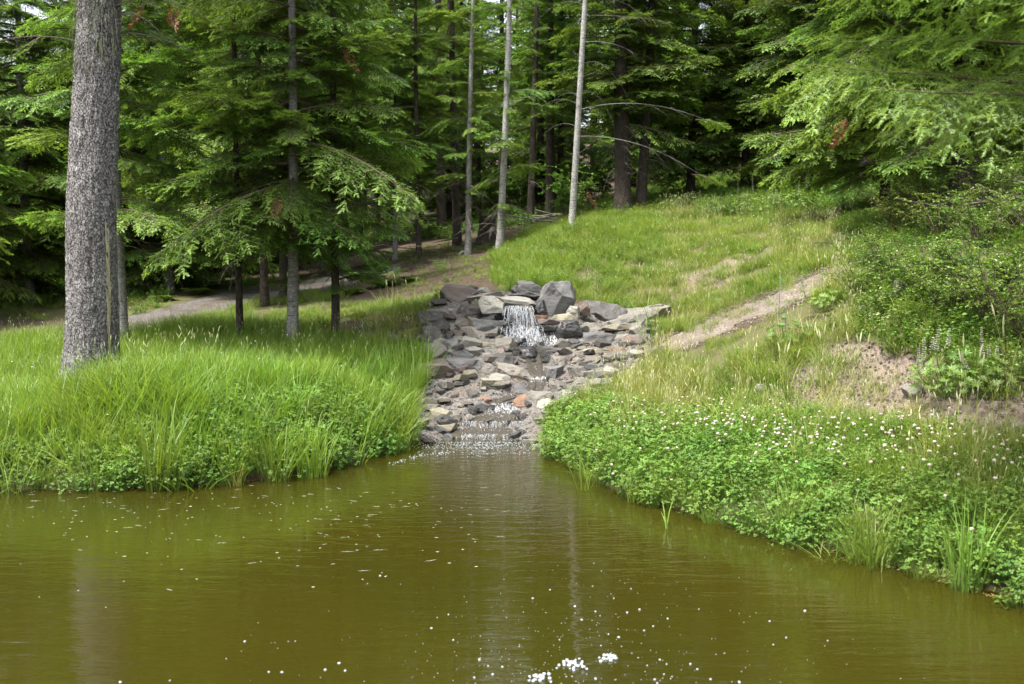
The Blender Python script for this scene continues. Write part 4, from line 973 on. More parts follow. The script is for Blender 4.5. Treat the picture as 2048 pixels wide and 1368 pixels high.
pm = [ROCKM[k] for k in ("grey", "grey", "pink", "tan", "blue", "dark", "pale")]
pebbles("pebbles", 9000, "rocks", .008, .035, pm, seed=3, label="pebbles and grit filling the gaps of the stone cascade")
pebbles("path_gravel", 2500, "path_r", .008, .03, [ROCKM["pink"], ROCKM["tan"], ROCKM["pale"]], seed=4, label="loose stones on the dirt path of the slope")
pebbles("bank_gravel", 3500, "bare", .006, .035, [ROCKM["pink"], ROCKM["tan"]], seed=5, label="crumbled soil and grit on the bare bank")

# ------------------------------------------------------------------ running water
m, N, Lk, p = newmat("stream water")
pos = N.new("ShaderNodeNewGeometry").outputs["Position"]
mp = N.new("ShaderNodeMapping"); mp.inputs["Scale"].default_value = (70, 22, 16); Lk.new(pos, mp.inputs[0])
f = noise(N, Lk, 1, 5, mp.outputs[0], rough=.65)
tipa = _n(N, "ShaderNodeAttribute", attribute_name="tip").outputs["Fac"]
thr = math_(N, Lk, 'ADD', f, math_(N, Lk, 'MULTIPLY', tipa, .24))
mr = N.new("ShaderNodeMapRange"); mr.inputs[1].default_value = .70; mr.inputs[2].default_value = .86; Lk.new(thr, mr.inputs[0])
Lk.new(mixc(N, Lk, mr.outputs[0], (.06, .052, .04), (.58, .6, .64)), p.inputs["Base Color"])
p.inputs["Roughness"].default_value = .08; p.inputs["IOR"].default_value = 1.33
b = N.new("ShaderNodeBump"); b.inputs["Strength"].default_value = .9; b.inputs["Distance"].default_value = .02
Lk.new(noise(N, Lk, 1, 3, mp.outputs[0]), b.inputs["Height"]); Lk.new(b.outputs[0], p.inputs["Normal"])
def P(px, py, D): return at(px, py, D)
fall_mat = m.copy(); fall_mat.name = "sheet of falling water"
for nd in fall_mat.node_tree.nodes:
    if nd.type == 'MAPPING': nd.inputs["Scale"].default_value = (75, 30, 9)
    if nd.type == 'MAP_RANGE': nd.inputs[1].default_value = .68; nd.inputs[2].default_value = .86
# sections from the pool under the falls down to the pond: left px, right px, row, depth, white water share
SEC = [(1005, 1125, 655, 12.65, .9), (1010, 1120, 683, 12.45, 1.0), (1020, 1110, 700, 12.3, .5), (1035, 1108, 712, 12.15, .2), (1044, 1102, 738, 11.85, .15), (1054, 1098, 752, 11.62, .5), (1056, 1098, 757, 11.6, 1.0), (1056, 1104, 768, 11.45, .3), (1048, 1104, 781, 11.32, .2), (1044, 1100, 784, 11.30, .9),
       (985, 1090, 797, 11.1, .1), (978, 1030, 806, 11.0, .4), (978, 1030, 813, 10.98, 1.0), (962, 1066, 828, 10.78, .65), (930, 1066, 841, 10.62, .15), (922, 1040, 843, 10.60, .5), (922, 1040, 854, 10.58, .7), (905, 1050, 858, 10.5, .3), (900, 1045, 867, 10.36, .1), (905, 1042, 868, 10.34, .5), (905, 1042, 880, 10.30, .7), (880, 1060, 884.5, 10.15, .6), (860, 1080, 889, 9.96, .1)]
mb = MB(); rows = []; att = []; nc = 16
for (l, r, py, D, wsh) in SEC:
    for j in range(nc):
        px = l + (r - l) * j / (nc - 1); x, y, z = P(px, py, D)
        zz = z + .008 * math.sin(j * 1.9 + D * 40)
        if abs(D - 9.96) < .01: zz = .003
        rows.append((x, y + .02 * math.sin(j * 1.3 + D), zz)); att.append(wsh if 0 < j < nc - 1 else 0)
i = np.arange(len(SEC) * nc).reshape(len(SEC), nc)
qq = np.stack([i[:-1, :-1], i[1:, :-1], i[1:, 1:], i[:-1, 1:]], -1).reshape(-1, 4)
link("stream_water", MB().add(rows, quads=qq, attr=np.array(att)).mesh("stream_water", [m], True), kind="structure", label="shallow stream stepping down between the rocks into the pond")
wm, N, Lk, p = newmat("white falling water")
p.inputs["Base Color"].default_value = (.58, .61, .66, 1); p.inputs["Roughness"].default_value = .18
tr = N.new("ShaderNodeBsdfTranslucent"); tr.inputs[0].default_value = (.85, .88, .92, 1); mx = N.new("ShaderNodeMixShader"); mx.inputs[0].default_value = .4
Lk.new(p.outputs[0], mx.inputs[1]); Lk.new(tr.outputs[0], mx.inputs[2]); Lk.new(mx.outputs[0], N["Material Output"].inputs[0])
_bm = bmesh.new(); bmesh.ops.create_icosphere(_bm, subdivisions=1, radius=1); DV = np.array([v.co[:] for v in _bm.verts]); DF = np.array([[v.index for v in f.verts] for f in _bm.faces]); _bm.free()
def drops(mb, C, s, rng, squash=.8):
    C = np.asarray(C); n = len(C); s = np.broadcast_to(np.asarray(s), (n,))
    V = DV[None] * s[:, None, None] * np.array([1, 1, squash]) * rng.uniform(.75, 1.25, (n, len(DV), 1)) + C[:, None]
    mb.add(V.reshape(-1, 3), tris=(DF[None] + (np.arange(n) * len(DV))[:, None, None]).reshape(-1, 3))
def strands(mb, l, r, ytop, Dt, ybot, Db, n, w, rng, spread=1.0, gap=.35):
    for i in range(n):
        px = rng.uniform(l, r); a = np.array(at(px, ytop + rng.uniform(-1, 1), Dt + rng.uniform(-.02, .05))); c2 = l * .5 + r * .5
        b_ = np.array(at(c2 + (px - c2) * spread + rng.normal(0, 3), ybot + rng.uniform(-3, 5), Db + rng.uniform(-.06, .06)))
        u = np.linspace(0, 1, 14)[:, None]
        pts = a + (b_ - a) * np.concatenate([u ** .7, u ** .7, u ** 1.6], 1); pts[:, 0] += .006 * np.sin(u[:, 0] * 20 + i) ; pts[:, :2] += rng.normal(0, .003, (14, 2))
        u0 = rng.integers(0, 8) if rng.random() < gap else 0; u1 = rng.integers(u0 + 4, 15)
        rad = w * rng.uniform(.3, 1.1) * (.6 + .6 * rng.random(14))
        v, q_ = tube(pts[u0:u1], rad[u0:u1] * np.sin(np.linspace(.25, 2.9, u1 - u0)), 4); mb.add(v, quads=q_)
rng = np.random.default_rng(77)
mb = MB(); strands(mb, 1012, 1066, 613, 12.70, 660, 12.48, 60, .0034, rng, 1.25)
strands(mb, 1002, 1085, 652, 12.50, 690, 12.30, 45, .0034, rng, 1.1, .6)
n = 1100; t = rng.random(n); cx0 = 1038 + 18 * t; hw = 26 + 26 * t
px = cx0 + rng.uniform(-1, 1, n) * hw; py = 616 + 86 * t; D = 12.68 - .42 * t ** 1.2 + rng.uniform(-.05, .05, n)
C = np.array([at(a, b_, c_) for a, b_, c_ in zip(px, py, D)]); keep = (rng.random(n) < .35 + .65 * t); drops(mb, C[keep], rng.uniform(.002, .008, keep.sum()) * (.6 + .6 * t[keep]), rng)
# the sheet of water itself, lip to pool, with a fold where it strikes the ledge
nr, ncol = 26, 30; rows = []; at_ = []
for i in range(nr):
    t = i / (nr - 1); py_ = 611 + 84 * t; Dd = 12.76 - .14 * min(1, t * 1.9) ** .6 - .30 * max(0, t - .5) * 1.6
    for j in range(ncol):
        s_ = 2 * j / (ncol - 1) - 1; px_ = 1038 + 20 * t + s_ * (25 + 32 * t * t); rows.append(at(px_, py_ + 2.0 * math.sin(j * 1.7) * (t > .05), Dd + .018 * math.sin(j * 2.1 + i * .5) + .012 * math.sin(j * .9))); at_.append(.72 + .25 * math.sin(t * 3.1) - .5 * abs(s_) ** 4)
ii = np.arange(nr * ncol).reshape(nr, ncol); mb.add(rows, quads=np.stack([ii[:-1, :-1], ii[1:, :-1], ii[1:, 1:], ii[:-1, 1:]], -1).reshape(-1, 4), mat=1, attr=np.array(at_))
link("waterfall", mb.mesh("waterfall", [wm, fall_mat], True), label="white water tumbling from under the pale slab into the pool", cat="waterfall")
for (l, r, yt, Dt, yb, Db, lab) in [(926, 1036, 842, 10.60, 856, 10.52, "middle low step of white water across the stream"), (928, 1034, 868, 10.34, 881, 10.27, "lowest step of white water where the stream enters the pond"), (978, 1028, 806, 11.0, 816, 10.93, "upper of the low steps, white water left of the orange boulder"), (1057, 1096, 752, 11.63, 762, 11.56, "narrow step of white water between the grey wedges and the tan boulder")]:
    mb = MB(); strands(mb, l, r, yt, Dt, yb, Db, int((r - l) * .8), .0019, rng, 1.02, .3)
    n = int((r - l) * .6); px = rng.uniform(l - 3, r + 3, n); py = yb + np.abs(rng.normal(0, 6, n)); C = np.array([at(a, b_, Db - .01 - (b_ - yb) * .012) for a, b_ in zip(px, py)])
    C[:, 2] = np.maximum(C[:, 2], .004); drops(mb, C, rng.uniform(.0025, .006, n), rng, .5)
    link("cascade_step", mb.mesh("cascade_step", [wm]), label=lab, cat="cascade")
# froth drifting out of the stream mouth, foam and bubbles on the pond
mb = MB(); n = 800; px = rng.normal(965, 75, n); py = 884 + np.abs(rng.normal(0, 10, n)); ok = (px > 835) & (px < 1100)
C = np.array([at(a, b_, dwater(b_)) for a, b_ in zip(px[ok], py[ok])]); C[:, 2] = .002; drops(mb, C, rng.uniform(.002, .007, len(C)), rng, .4)
for k in range(90):
    u = rng.random(); a, b_ = 905 - 125 * u + rng.normal(0, 4), 905 + 24 * u - 6 * math.sin(u * 3) + rng.normal(0, 2); C = np.array([at(a, b_, dwater(b_))]); C[:, 2] = .002; drops(mb, C, rng.uniform(.002, .008), rng, .4)
link("froth", mb.mesh("froth", [wm], True), kind="stuff", label="froth flecks spreading from the mouth of the stream")
mb = MB(); n = 1600; px = 1120 + rng.standard_t(3, n) * 210; py = 1368 - np.abs(rng.normal(0, 110, n)); ok = (px > 400) & (px < 1900) & (py > 1080)
C = np.array([at(a, b_, dwater(b_)) for a, b_ in zip(px[ok], py[ok])])[:300]; C[:, 2] = .001; drops(mb, C, rng.uniform(.001, .0026, len(C)), rng, .6)
link("tiny_bubbles", mb.mesh("tiny_bubbles", [wm], True), kind="stuff", label="fine specks of foam drifting on the near water")
BUB = []
for i in range(5):
    mb = MB(); drops(mb, [(0, 0, .25)], [1.0], rng, .8)
    if i: drops(mb, [(rng.uniform(-1.2, 1.2), rng.uniform(-1.2, 1.2), .1) for _ in range(i)], rng.uniform(.4, .8, i), rng, .8)
    BUB.append(mb.mesh("foam_bubble", [wm], True))
fixed = [(1398, 1219), (1335, 1238), (1163, 1240), (1288, 1262), (1307, 1253), (1185, 1173), (1222, 1188), (1228, 1197), (1262, 1178), (1150, 1213), (1200, 1232), (1238, 1275), (1243, 1293), (1449, 1307), (1540, 1243), (1610, 1222), (1655, 1282), (1572, 1276), (760, 1152), (490, 1284), (538, 1345), (564, 1345), (650, 1340), (691, 1342), (452, 1318), (690, 1343), (340, 1362), (240, 1365), (1320, 1320), (1276, 1316), (1341, 1358), (1478, 1365), (1100, 1180), (735, 1168)]
while len(fixed) < 75:
    a, b_ = 1120 + rng.standard_t(3) * 190, 1368 - abs(rng.normal(0, 90))
    if 350 < a < 1850 and b_ > 1120: fixed.append((a, b_))
for (a, b_) in fixed:
    x, y, z = at(a, b_, dwater(b_)); link("foam_bubble", BUB[rng.integers(5)], loc=(x, y, .001), rot=(0, 0, rng.uniform(0, 6)), sc=rng.uniform(.0025, .0058), label="white foam bubble floating on the near water", cat="bubble", group="foam bubbles on the near water")
for (a, b_, s, lab) in [(1150, 1332, 1.0, "largest clump of white foam at the bottom edge of the water"), (1075, 1357, .8, "flat clump of white foam at the bottom edge, left of the largest"), (1222, 1318, .6, "small clump of white foam right of the largest one")]:
    x, y, z = at(a, b_, dwater(b_)); mb = MB(); n = int(36 * s); C = np.stack([rng.normal(0, .028 * s, n), rng.normal(0, .035 * s, n), np.abs(rng.normal(0, .004, n))], 1); drops(mb, C, rng.uniform(.003, .010, n), rng, .8)
    link("foam_clump", mb.mesh("foam_clump", [wm], True), loc=(x, y, .001), label=lab, cat="foam")
# ------------------------------------------------------------------ grass, clover and other ground plants
def blades(n, Rad, h, w, bend, seed, lean=.35, attr0=.1, wob=.0):
    rng = np.random.default_rng(seed); mb = MB()
    r = Rad * np.sqrt(rng.random(n)); a = rng.uniform(0, 6.283, n); base = np.stack([r * np.cos(a), r * np.sin(a), -.02 * np.ones(n)], 1)
    th = a + rng.normal(0, 1.0, n); hd = np.stack([np.cos(th), np.sin(th), 0 * th], 1); hh = h * rng.uniform(.5, 1.1, n); be = bend * rng.uniform(.15, 1.3, n); ln = lean * rng.uniform(.0, 1, n) * (r / Rad + .3)
    side = np.cross(hd, [0, 0, 1.]); tw = rng.uniform(-.8, .8, n)[:, None]; side = nrm(side + hd * tw)
    U = np.array([0, .3, .6, .83, 1.0]); Wd = np.array([.75, 1, .8, .45, .06]); rows = []
    for u, ww in zip(U, Wd):
        c_ = base + hd * (ln * hh * u + be * hh * u ** 2.4)[:, None]; c_[:, 2] += hh * (u - .42 * be * u ** 2.4)
        ws = (w * ww * rng.uniform(.9, 1.1, n))[:, None]
        rows.append(np.stack([c_ - side * ws / 2, c_ + side * ws / 2], 1))
    V = np.stack(rows, 1).reshape(n, 10, 3); q = np.array([[2 * k, 2 * k + 1, 2 * k + 3, 2 * k + 2] for k in range(4)])
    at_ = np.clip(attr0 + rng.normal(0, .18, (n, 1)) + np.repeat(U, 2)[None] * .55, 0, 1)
    mb.add(V.reshape(-1, 3), quads=(q[None] + (np.arange(n) * 10)[:, None, None]).reshape(-1, 4), attr=at_.ravel())
    return mb
def stalks(mb, n, Rad, h, seed, mat=1, hl=.05, hr=.004, stem=.0012, lean=.15, matstem=0):
    rng = np.random.default_rng(seed)
    for i in range(n):
        a = rng.uniform(0, 6.3); r = Rad * rng.random(); hh = h * rng.uniform(.8, 1.15); L_ = rng.uniform(-lean, lean, 2) * hh; u = np.linspace(0, 1, 5)[:, None]
        p0 = np.array([r * math.cos(a), r * math.sin(a), 0]); pts = p0 + np.array([0, 0, hh]) * u + np.array([L_[0], L_[1], 0]) * u ** 2
        v, q = tube(pts, stem, 3); mb.add(v, quads=q, mat=matstem, attr=.6)
        d = nrm(pts[-1] - pts[-2]); pt_ = pts[-1] + d * np.linspace(0, hl, 4)[:, None]
        v, q = tube(pt_, hr * np.array([.5, 1, .9, .2]), 5); mb.add(v, quads=q, mat=mat)
TREF = np.array([(0, 0), (.45, .42), (.85, .45), (1, .2), (.93, 0), (1, -.2), (.85, -.45), (.45, -.42)])
OVAL = np.array([(0, 0), (.3, .32), (.65, .34), (1, 0), (.65, -.34), (.3, -.32)])
def trefoils(mb, P0, N0, s, rng, mat=0, attr=None):
    n = len(P0); a0 = rng.uniform(0, 6.3, n); s = np.broadcast_to(s, (n,)); ref = np.cross(N0, rng.normal(0, 1, (n, 3))); ref = nrm(ref); oth = np.cross(N0, ref)
    for k in range(3):
        a = a0 + k * 2.094; D = ref * np.cos(a)[:, None] + oth * np.sin(a)[:, None] + N0 * .12
        v, t = cards(P0, D, N0, s, s * 1.0, TREF, fold=-.25)
        mb.add(v, tris=t, mat=mat, attr=np.repeat(attr if attr is not None else rng.uniform(0, .7, n), len(TREF)))
def clover(n, Rad, h, s, seed, small=False):
    rng = np.random.default_rng(seed); mb = MB()
    r = Rad * np.sqrt(rng.random(n)); a = rng.uniform(0, 6.283, n); hh = h * (1 - .35 * (r / Rad) ** 2) * rng.uniform(.35, 1.08, n)
    P0 = np.stack([r * np.cos(a), r * np.sin(a), hh], 1) ; N0 = nrm(np.stack([np.cos(a) * r / Rad * .6, np.sin(a) * r / Rad * .6, np.ones(n)], 1) + rng.normal(0, .33, (n, 3)))
    trefoils(mb, P0, N0, s * rng.uniform(.65, 1.15, n), rng, attr=np.clip(hh / h * .75 + rng.normal(0, .15, n), 0, 1))
    for i in range(0, n, 2):
        b_ = P0[i] * np.array([.55, .55, 0]); pts = np.array([b_, (b_ + P0[i]) / 2 + np.array([0, 0, .1 * hh[i]]), P0[i]]); v, q = tube(pts, .0014, 3); mb.add(v, quads=q, attr=.3)
    return mb
def leafy(n, Rad, h, L_, seed, stems=5, shape=OVAL, wr=.9, dome=True):
    """leaves carried on upright stems"""
    rng = np.random.default_rng(seed); mb = MB()
    for k in range(stems):
        a = rng.uniform(0, 6.3); r = Rad * rng.random() * .4; tp = np.array([Rad * math.cos(a) * rng.uniform(.3, 1), Rad * math.sin(a) * rng.uniform(.3, 1), h * rng.uniform(.7, 1.05)])
        b_ = np.array([r * math.cos(a), r * math.sin(a), -.02]); u = np.linspace(0, 1, 6)[:, None]; ax = b_ + (tp - b_) * u + np.array([0, 0, .12 * h]) * u * (1 - u)
        v, q = tube(ax, .0022 * (1.2 - u[:, 0]) + .0006, 3); mb.add(v, quads=q, attr=.2)
        m_ = n // stems; uu = rng.uniform(.18, 1, m_); Pp = np.stack([np.interp(uu, u[:, 0], ax[:, i]) for i in range(3)], 1)
        th = rng.uniform(0, 6.3, m_); D = nrm(np.stack([np.cos(th), np.sin(th), rng.uniform(-.1, .7, m_)], 1)); N0 = nrm(np.array([0, 0, 1.]) + rng.normal(0, .35, (m_, 3)))
        Lf = L_ * rng.uniform(.6, 1.1, m_) * (1.15 - .45 * uu)
        Pp = Pp + D * (Lf * .3)[:, None]
        v, t = cards(Pp, D, N0, Lf, Lf * wr, shape, fold=.2, curl=.15); mb.add(v, tris=t, attr=np.repeat(np.clip(uu * .7 + rng.normal(0, .15, m_), 0, 1), len(shape)))
    return mb
def fern(nf, L_, seed):
    rng = np.random.default_rng(seed); mb = MB()
    for k in range(nf):
        a = k * 6.283 / nf + rng.uniform(-.3, .3); l = L_ * rng.uniform(.7, 1.1); u = np.linspace(0, 1, 16); hd = np.array([math.cos(a), math.sin(a), 0])
        ax = hd * (l * u * .85)[:, None] + np.array([0, 0, 1.]) * (l * (.75 * u - .55 * u ** 2))[:, None]
        v, q = tube(ax, .003 * (1.1 - u), 3); mb.add(v, quads=q, attr=.2); d = nrm(np.gradient(ax, axis=0)); sd = np.cross(d, [0, 0, 1.])
        for s in (-1, 1):
            ln = l * .32 * np.sin(np.clip(u * 1.05 + .12, 0, 1) * 3.1) ** .8 + .008
            v, t = cards(ax[1:], (sd * s + d * .45)[1:], np.tile([0, 0, 1.], (15, 1)) + d[1:] * -.2, ln[1:], ln[1:] * .28 + .008, np.array([(0, -.5), (0, .5), (.6, .45), (1, 0), (.6, -.45)]), curl=.15)
            mb.add(v, tris=t, attr=.5)
    return mb
_srcs = {}
def scatter(name, meshes, X, Y, scale, seed, kind="stuff", label=None, Zoff=0.0, tilt=.15, sink=True, slope_tilt=False):
    rng = np.random.default_rng(seed); n = len(X)
    Z = np.maximum(height(X, Y), -.02) + Zoff
    me = bpy.data.meshes.new(name); me.vertices.add(n); me.vertices.foreach_set("co", np.stack([X, Y, Z], 1).astype(np.float32).ravel())
    rot = np.stack([rng.normal(0, tilt, n), rng.normal(0, tilt, n), rng.uniform(0, 6.283, n)], 1)
    for nm, ty, arr, key in (("rot", 'FLOAT_VECTOR', rot, "vector"), ("sc", 'FLOAT', scale, "value"), ("pick", 'INT', rng.integers(0, len(meshes), n), "value")):
        a = me.attributes.new(nm, ty, 'POINT'); a.data.foreach_set(key, np.asarray(arr).astype(np.int32 if ty == 'INT' else np.float32).ravel())
    me.update()
    coll = bpy.data.collections.new(name + " pieces")
    for i, ms in enumerate(meshes):
        coll.objects.link(bpy.data.objects.new(name + "_piece", ms))
    ng = bpy.data.node_groups.new(name, 'GeometryNodeTree'); ng.interface.new_socket("Geometry", in_out='INPUT', socket_type='NodeSocketGeometry'); ng.interface.new_socket("Geometry", in_out='OUTPUT', socket_type='NodeSocketGeometry')
    gi, go = ng.nodes.new("NodeGroupInput"), ng.nodes.new("NodeGroupOutput"); iop = ng.nodes.new("GeometryNodeInstanceOnPoints"); ci = ng.nodes.new("GeometryNodeCollectionInfo")
    ci.inputs["Collection"].default_value = coll; ci.inputs["Separate Children"].default_value = True; ci.inputs["Reset Children"].default_value = True
    def na(nm, ty):
        x = ng.nodes.new("GeometryNodeInputNamedAttribute"); x.data_type = ty; x.inputs[0].default_value = nm; return x.outputs["Attribute"]
    L = ng.links; L.new(gi.outputs[0], iop.inputs["Points"]); L.new(ci.outputs[0], iop.inputs["Instance"]); iop.inputs["Pick Instance"].default_value = True
    L.new(na("pick", 'INT'), iop.inputs["Instance Index"]); L.new(na("rot", 'FLOAT_VECTOR'), iop.inputs["Rotation"]); L.new(na("sc", 'FLOAT'), iop.inputs["Scale"]); L.new(iop.outputs[0], go.inputs[0])
    o = link(name, me, kind=kind, label=label); md = o.modifiers.new("scatter", 'NODES'); md.node_group = ng
    return o
def sample(polys, dens, seed, mask=None, cull=True):
    rng = np.random.default_rng(seed); XS, YS = [], []
    for k in polys:
        P_ = R[k]; lo, hi = P_.min(0), P_.max(0); lo = np.maximum(lo, [-16, -2]); hi = np.minimum(hi, [16, 40]); n = int(dens * (hi[0] - lo[0]) * (hi[1] - lo[1])); x, y = rng.uniform(lo[0], hi[0], n), rng.uniform(lo[1], hi[1], n); ok = inside(P_, x, y); XS.append(x[ok]); YS.append(y[ok])
    x, y = np.concatenate(XS), np.concatenate(YS); ok = height(x, y) > -.06
    if cull:
        px = CX + FPX * x / np.maximum(y, .5); ok &= (px > -350) & (px < 2500)
    if mask is not None: ok &= mask(x, y, rng)
    return x[ok], y[ok]
def scl(x, y, lo, hi, seed, f=.7): 
    rng = np.random.default_rng(seed); return (lo + (hi - lo) * np.clip(.5 + .5 * vnoise(x, y, f, seed), 0, 1)) * rng.uniform(.75, 1.2, len(x))
tall = []
for i in range(6):
    mb = blades(46, .13, .46, .0075, .45, 20 + i, attr0=.15)
    if i == 1: stalks(mb, 2, .08, .56, i, hl=.045, hr=.0025)
    tall.append(mb.mesh("tall_grass", [M["grass"], M["seed"]]))
short = [blades(60, .13, .17, .005, .7, 40 + i, lean=.6).mesh("meadow_grass", [M["meadow"]]) for i in range(5)]
mid = [blades(50, .12, .27, .005, .8, 45 + i, lean=.45).mesh("meadow_tuft", [M["meadow"]]) for i in range(5)]
straw = []
for i in range(5):
    mb = blades(34, .10, .34, .0042, .55, 50 + i, lean=.35, attr0=.3); stalks(mb, 4, .08, .42, i, hl=.04, hr=.003, mat=1); straw.append(mb.mesh("yellow_grass", [M["straw"], M["seed"]]))
clov = [clover(54, .15, .205, .0165, 60 + i).mesh("clover_clump", [M["clover"]]) for i in range(6)]
clov_small = [clover(36, .12, .10, .014, 70 + i).mesh("low_clover", [M["clover"]]) for i in range(4)]
weeds = [leafy(60, .13, .22, .034, 80 + i, 6).mesh("broad_weed", [M["weed"]]) for i in range(4)]
under = [leafy(80, .28, .24, .045, 90 + i, 8).mesh("shade_plant", [M["shade_weed"]]) for i in range(4)]

# left bank
notrunk = lambda x, y: (((x - bx) / .42) ** 2 + ((y - by + .35) / .75) ** 2 > 1)
def edge_clover(x, y): return inside(R["clover_l"], x, y)
def m_left(x, y, r):
    t = inside(R["clover_l"], x, y); near = inside(R["bare3"], x, y)
    d = np.where(t, .22 + .25 * (vnoise(x, y, 1.3, 7) > .15), 1.0); d = np.where(near, .25, d)
    return (r.random(len(x)) < d) & notrunk(x, y)
x, y = sample(["bank_l"], 95, 1, m_left); sc_ = scl(x, y, .65, 1.15, 3); sc_ *= np.clip(1.1 - (y - 9.3) * .13, .42, 1.1)
scatter("tall_grass", tall, x, y, sc_, 2, label="tall fresh green grass of the left bank")
x, y = sample(["clover_l"], 95, 4, lambda x, y, r: (vnoise(x, y, .9, 12) > -.75) & notrunk(x, y) & (r.random(len(x)) < np.where(height(x, y) < .3, 1, .55)))
scatter("clover_left", clov, x, y, scl(x, y, .75, 1.2, 5), 6, label="dense clover hanging over the left water line")
x, y = sample(["bank_l", "mid_l"], 22, 8, lambda x, y, r: notrunk(x, y) & (vnoise(x, y, .8, 3) > -.1))
scatter("bank_weeds", weeds + short, x, y, scl(x, y, .6, 1.1, 9), 10, label="small leafy weeds among the left bank grass")
x, y = sample(["mid_l"], 60, 11, lambda x, y, r: (r.random(len(x)) < np.where(inside(R["bare3"], x, y), .2, 1)) & (vnoise(x, y, 1.2, 4) > -.45))
scatter("slope_grass_left", short + mid[:2], x, y, scl(x, y, .6, 1.15, 12), 13, label="short grass between the left trunks and the rocks")
# right side
x, y = sample(["lush"], 75, 21, lambda x, y, r: (vnoise(x, y, .8, 24) > -.7)); scatter("lush_grass", mid + [short[0], weeds[0], weeds[1]], x, y, scl(x, y, .6, 1.0, 22), 23, label="lush green grass of the meadow above the waterfall")
def m_mead(x, y, r):
    b_ = inside(R["bare2"], x, y) | inside(R["bare4"], x, y) | inside(R["path_r"], x, y); l = inside(R["lush"], x, y)
    return (r.random(len(x)) < np.where(b_, .26, 1)) & ~l & (vnoise(x, y, 1.3, 31) + .5 * vnoise(x, y, 3.1, 32) > -.32)
x, y = sample(["meadow"], 85, 25, m_mead); scatter("meadow_grass", short + [short[0], mid[0], straw[0]], x, y, scl(x, y, .6, 1.1, 26), 27, label="short yellow green grass of the sloping meadow")
x, y = sample(["meadow"], 18, 28, lambda x, y, r: (vnoise(x, y, 1.6, 35) > .1) & ~inside(R["path_r"], x, y)); scatter("meadow_clover", clov_small + weeds[:1], x, y, scl(x, y, .6, 1.2, 29), 30, label="low clover patches in the sloping meadow")
def m_slope(x, y, r): return (vnoise(x, y, 1.2, 41) + .5 * vnoise(x, y, 3.3, 42) > -.55) & ~inside(R["path_r"], x, y) & ~(inside(R["rocks"], x, y))
x, y = sample(["slope_r"], 100, 31, m_slope); scatter("slope_grass", short + mid + straw[:2], x, y, scl(x, y, .5, 1.0, 32), 33, label="yellow green grass on the slope below the dirt path")
x, y = sample(["slope_r"], 26, 34, lambda x, y, r: m_slope(x, y, r) & (vnoise(x, y, .9, 45) > .0)); scatter("slope_straw", straw, x, y, scl(x, y, .7, 1.2, 35), 36, label="pale feathery grass on the slope below the dirt path")
x, y = sample(["slope_r"], 25, 37, lambda x, y, r: m_slope(x, y, r) & (vnoise(x, y, 1.4, 47) > -.1)); scatter("slope_weeds", weeds + clov_small, x, y, scl(x, y, .5, .9, 38), 39, label="low leafy weeds on the slope below the dirt path")
def m_bare(x, y, r): return (vnoise(x, y, 1.6, 51) > -.35)
x, y = sample(["bare", "bare2", "bare4", "bare3"], 38, 40, m_bare); scatter("bank_tufts", straw + short + [mid[0]], x, y, scl(x, y, .45, 1.0, 41), 42, label="thin dry tufts on the bare soil")
def m_clr(x, y, r): return (vnoise(x, y, 1.1, 55) > -.9) & ~inside(R["rocks"], x, y)
x, y = sample(["clover_r"], 125, 43, m_clr); clr_xy = (x, y)
hi_ = np.clip(1.1 - .35 * np.clip((height(x, y) - .22) / .22, 0, 1), .5, 1.2)
scatter("clover_right", clov, x, y, scl(x, y, .75, 1.12, 44) * hi_ * .97, 45, label="dense clover bank along the right shore")
x, y = sample(["clover_r"], 85, 146, lambda x, y, r: (height(x, y) > .27 + .1 * vnoise(x, y, 1.5, 59)) & ~inside(R["rocks"], x, y)); scatter("bank_top_grass", short + straw[:2] + mid[:2], x, y, scl(x, y, .6, 1.1, 147), 148, label="yellow green grass mixed into the top of the clover bank")
x, y = sample(["clover_r"], 34, 46, lambda x, y, r: vnoise(x, y, 1.3, 58) > -.2); scatter("shore_grass", mid + tall[:1], x, y, scl(x, y, .55, .95, 47), 48, label="loose grass blades growing through the right clover")
# leafy slope and forest floor
x, y = sample(["shrub_r"], 75, 50, lambda x, y, r: vnoise(x, y, 1.2, 61) > -.6); scatter("leafy_undergrowth", weeds + [under[0], under[1]] + mid[:1], x, y, scl(x, y, .6, 1.1, 51), 52, label="low leafy undergrowth of the right slope")
x, y = sample(["lupins", "glade"], 30, 53); scatter("glade_plants", weeds + under + mid[:2], x, y, scl(x, y, .8, 1.35, 54), 55, label="bright low plants in the glade under the dark firs")
x, y = sample(["verge_l"], 26, 56, lambda x, y, r: vnoise(x, y, .8, 65) > -.3); scatter("verge_plants", weeds + under[:2] + short, x, y, scl(x, y, .6, 1.1, 57), 58, label="low plants on the verge beyond the gravel path")
rng = np.random.default_rng(60); n = 7500; D = 19 + 32 * rng.random(n) ** 1.1; px = rng.uniform(-200, 2250, n); X = (px - 1024) / 2000 * D
ok = ~inside(R["meadow"], X, D) & ~inside(R["path_l"], X, D) & (vnoise(X, D, .35, 71) > -.2) & ~((px > 780) & (px < 1100) & (D < 21)); X, D = X[ok], D[ok]
scatter("forest_undergrowth", under, X, D, scl(X, D, .8, 1.9, 61), 62, label="undergrowth on the shaded forest floor")

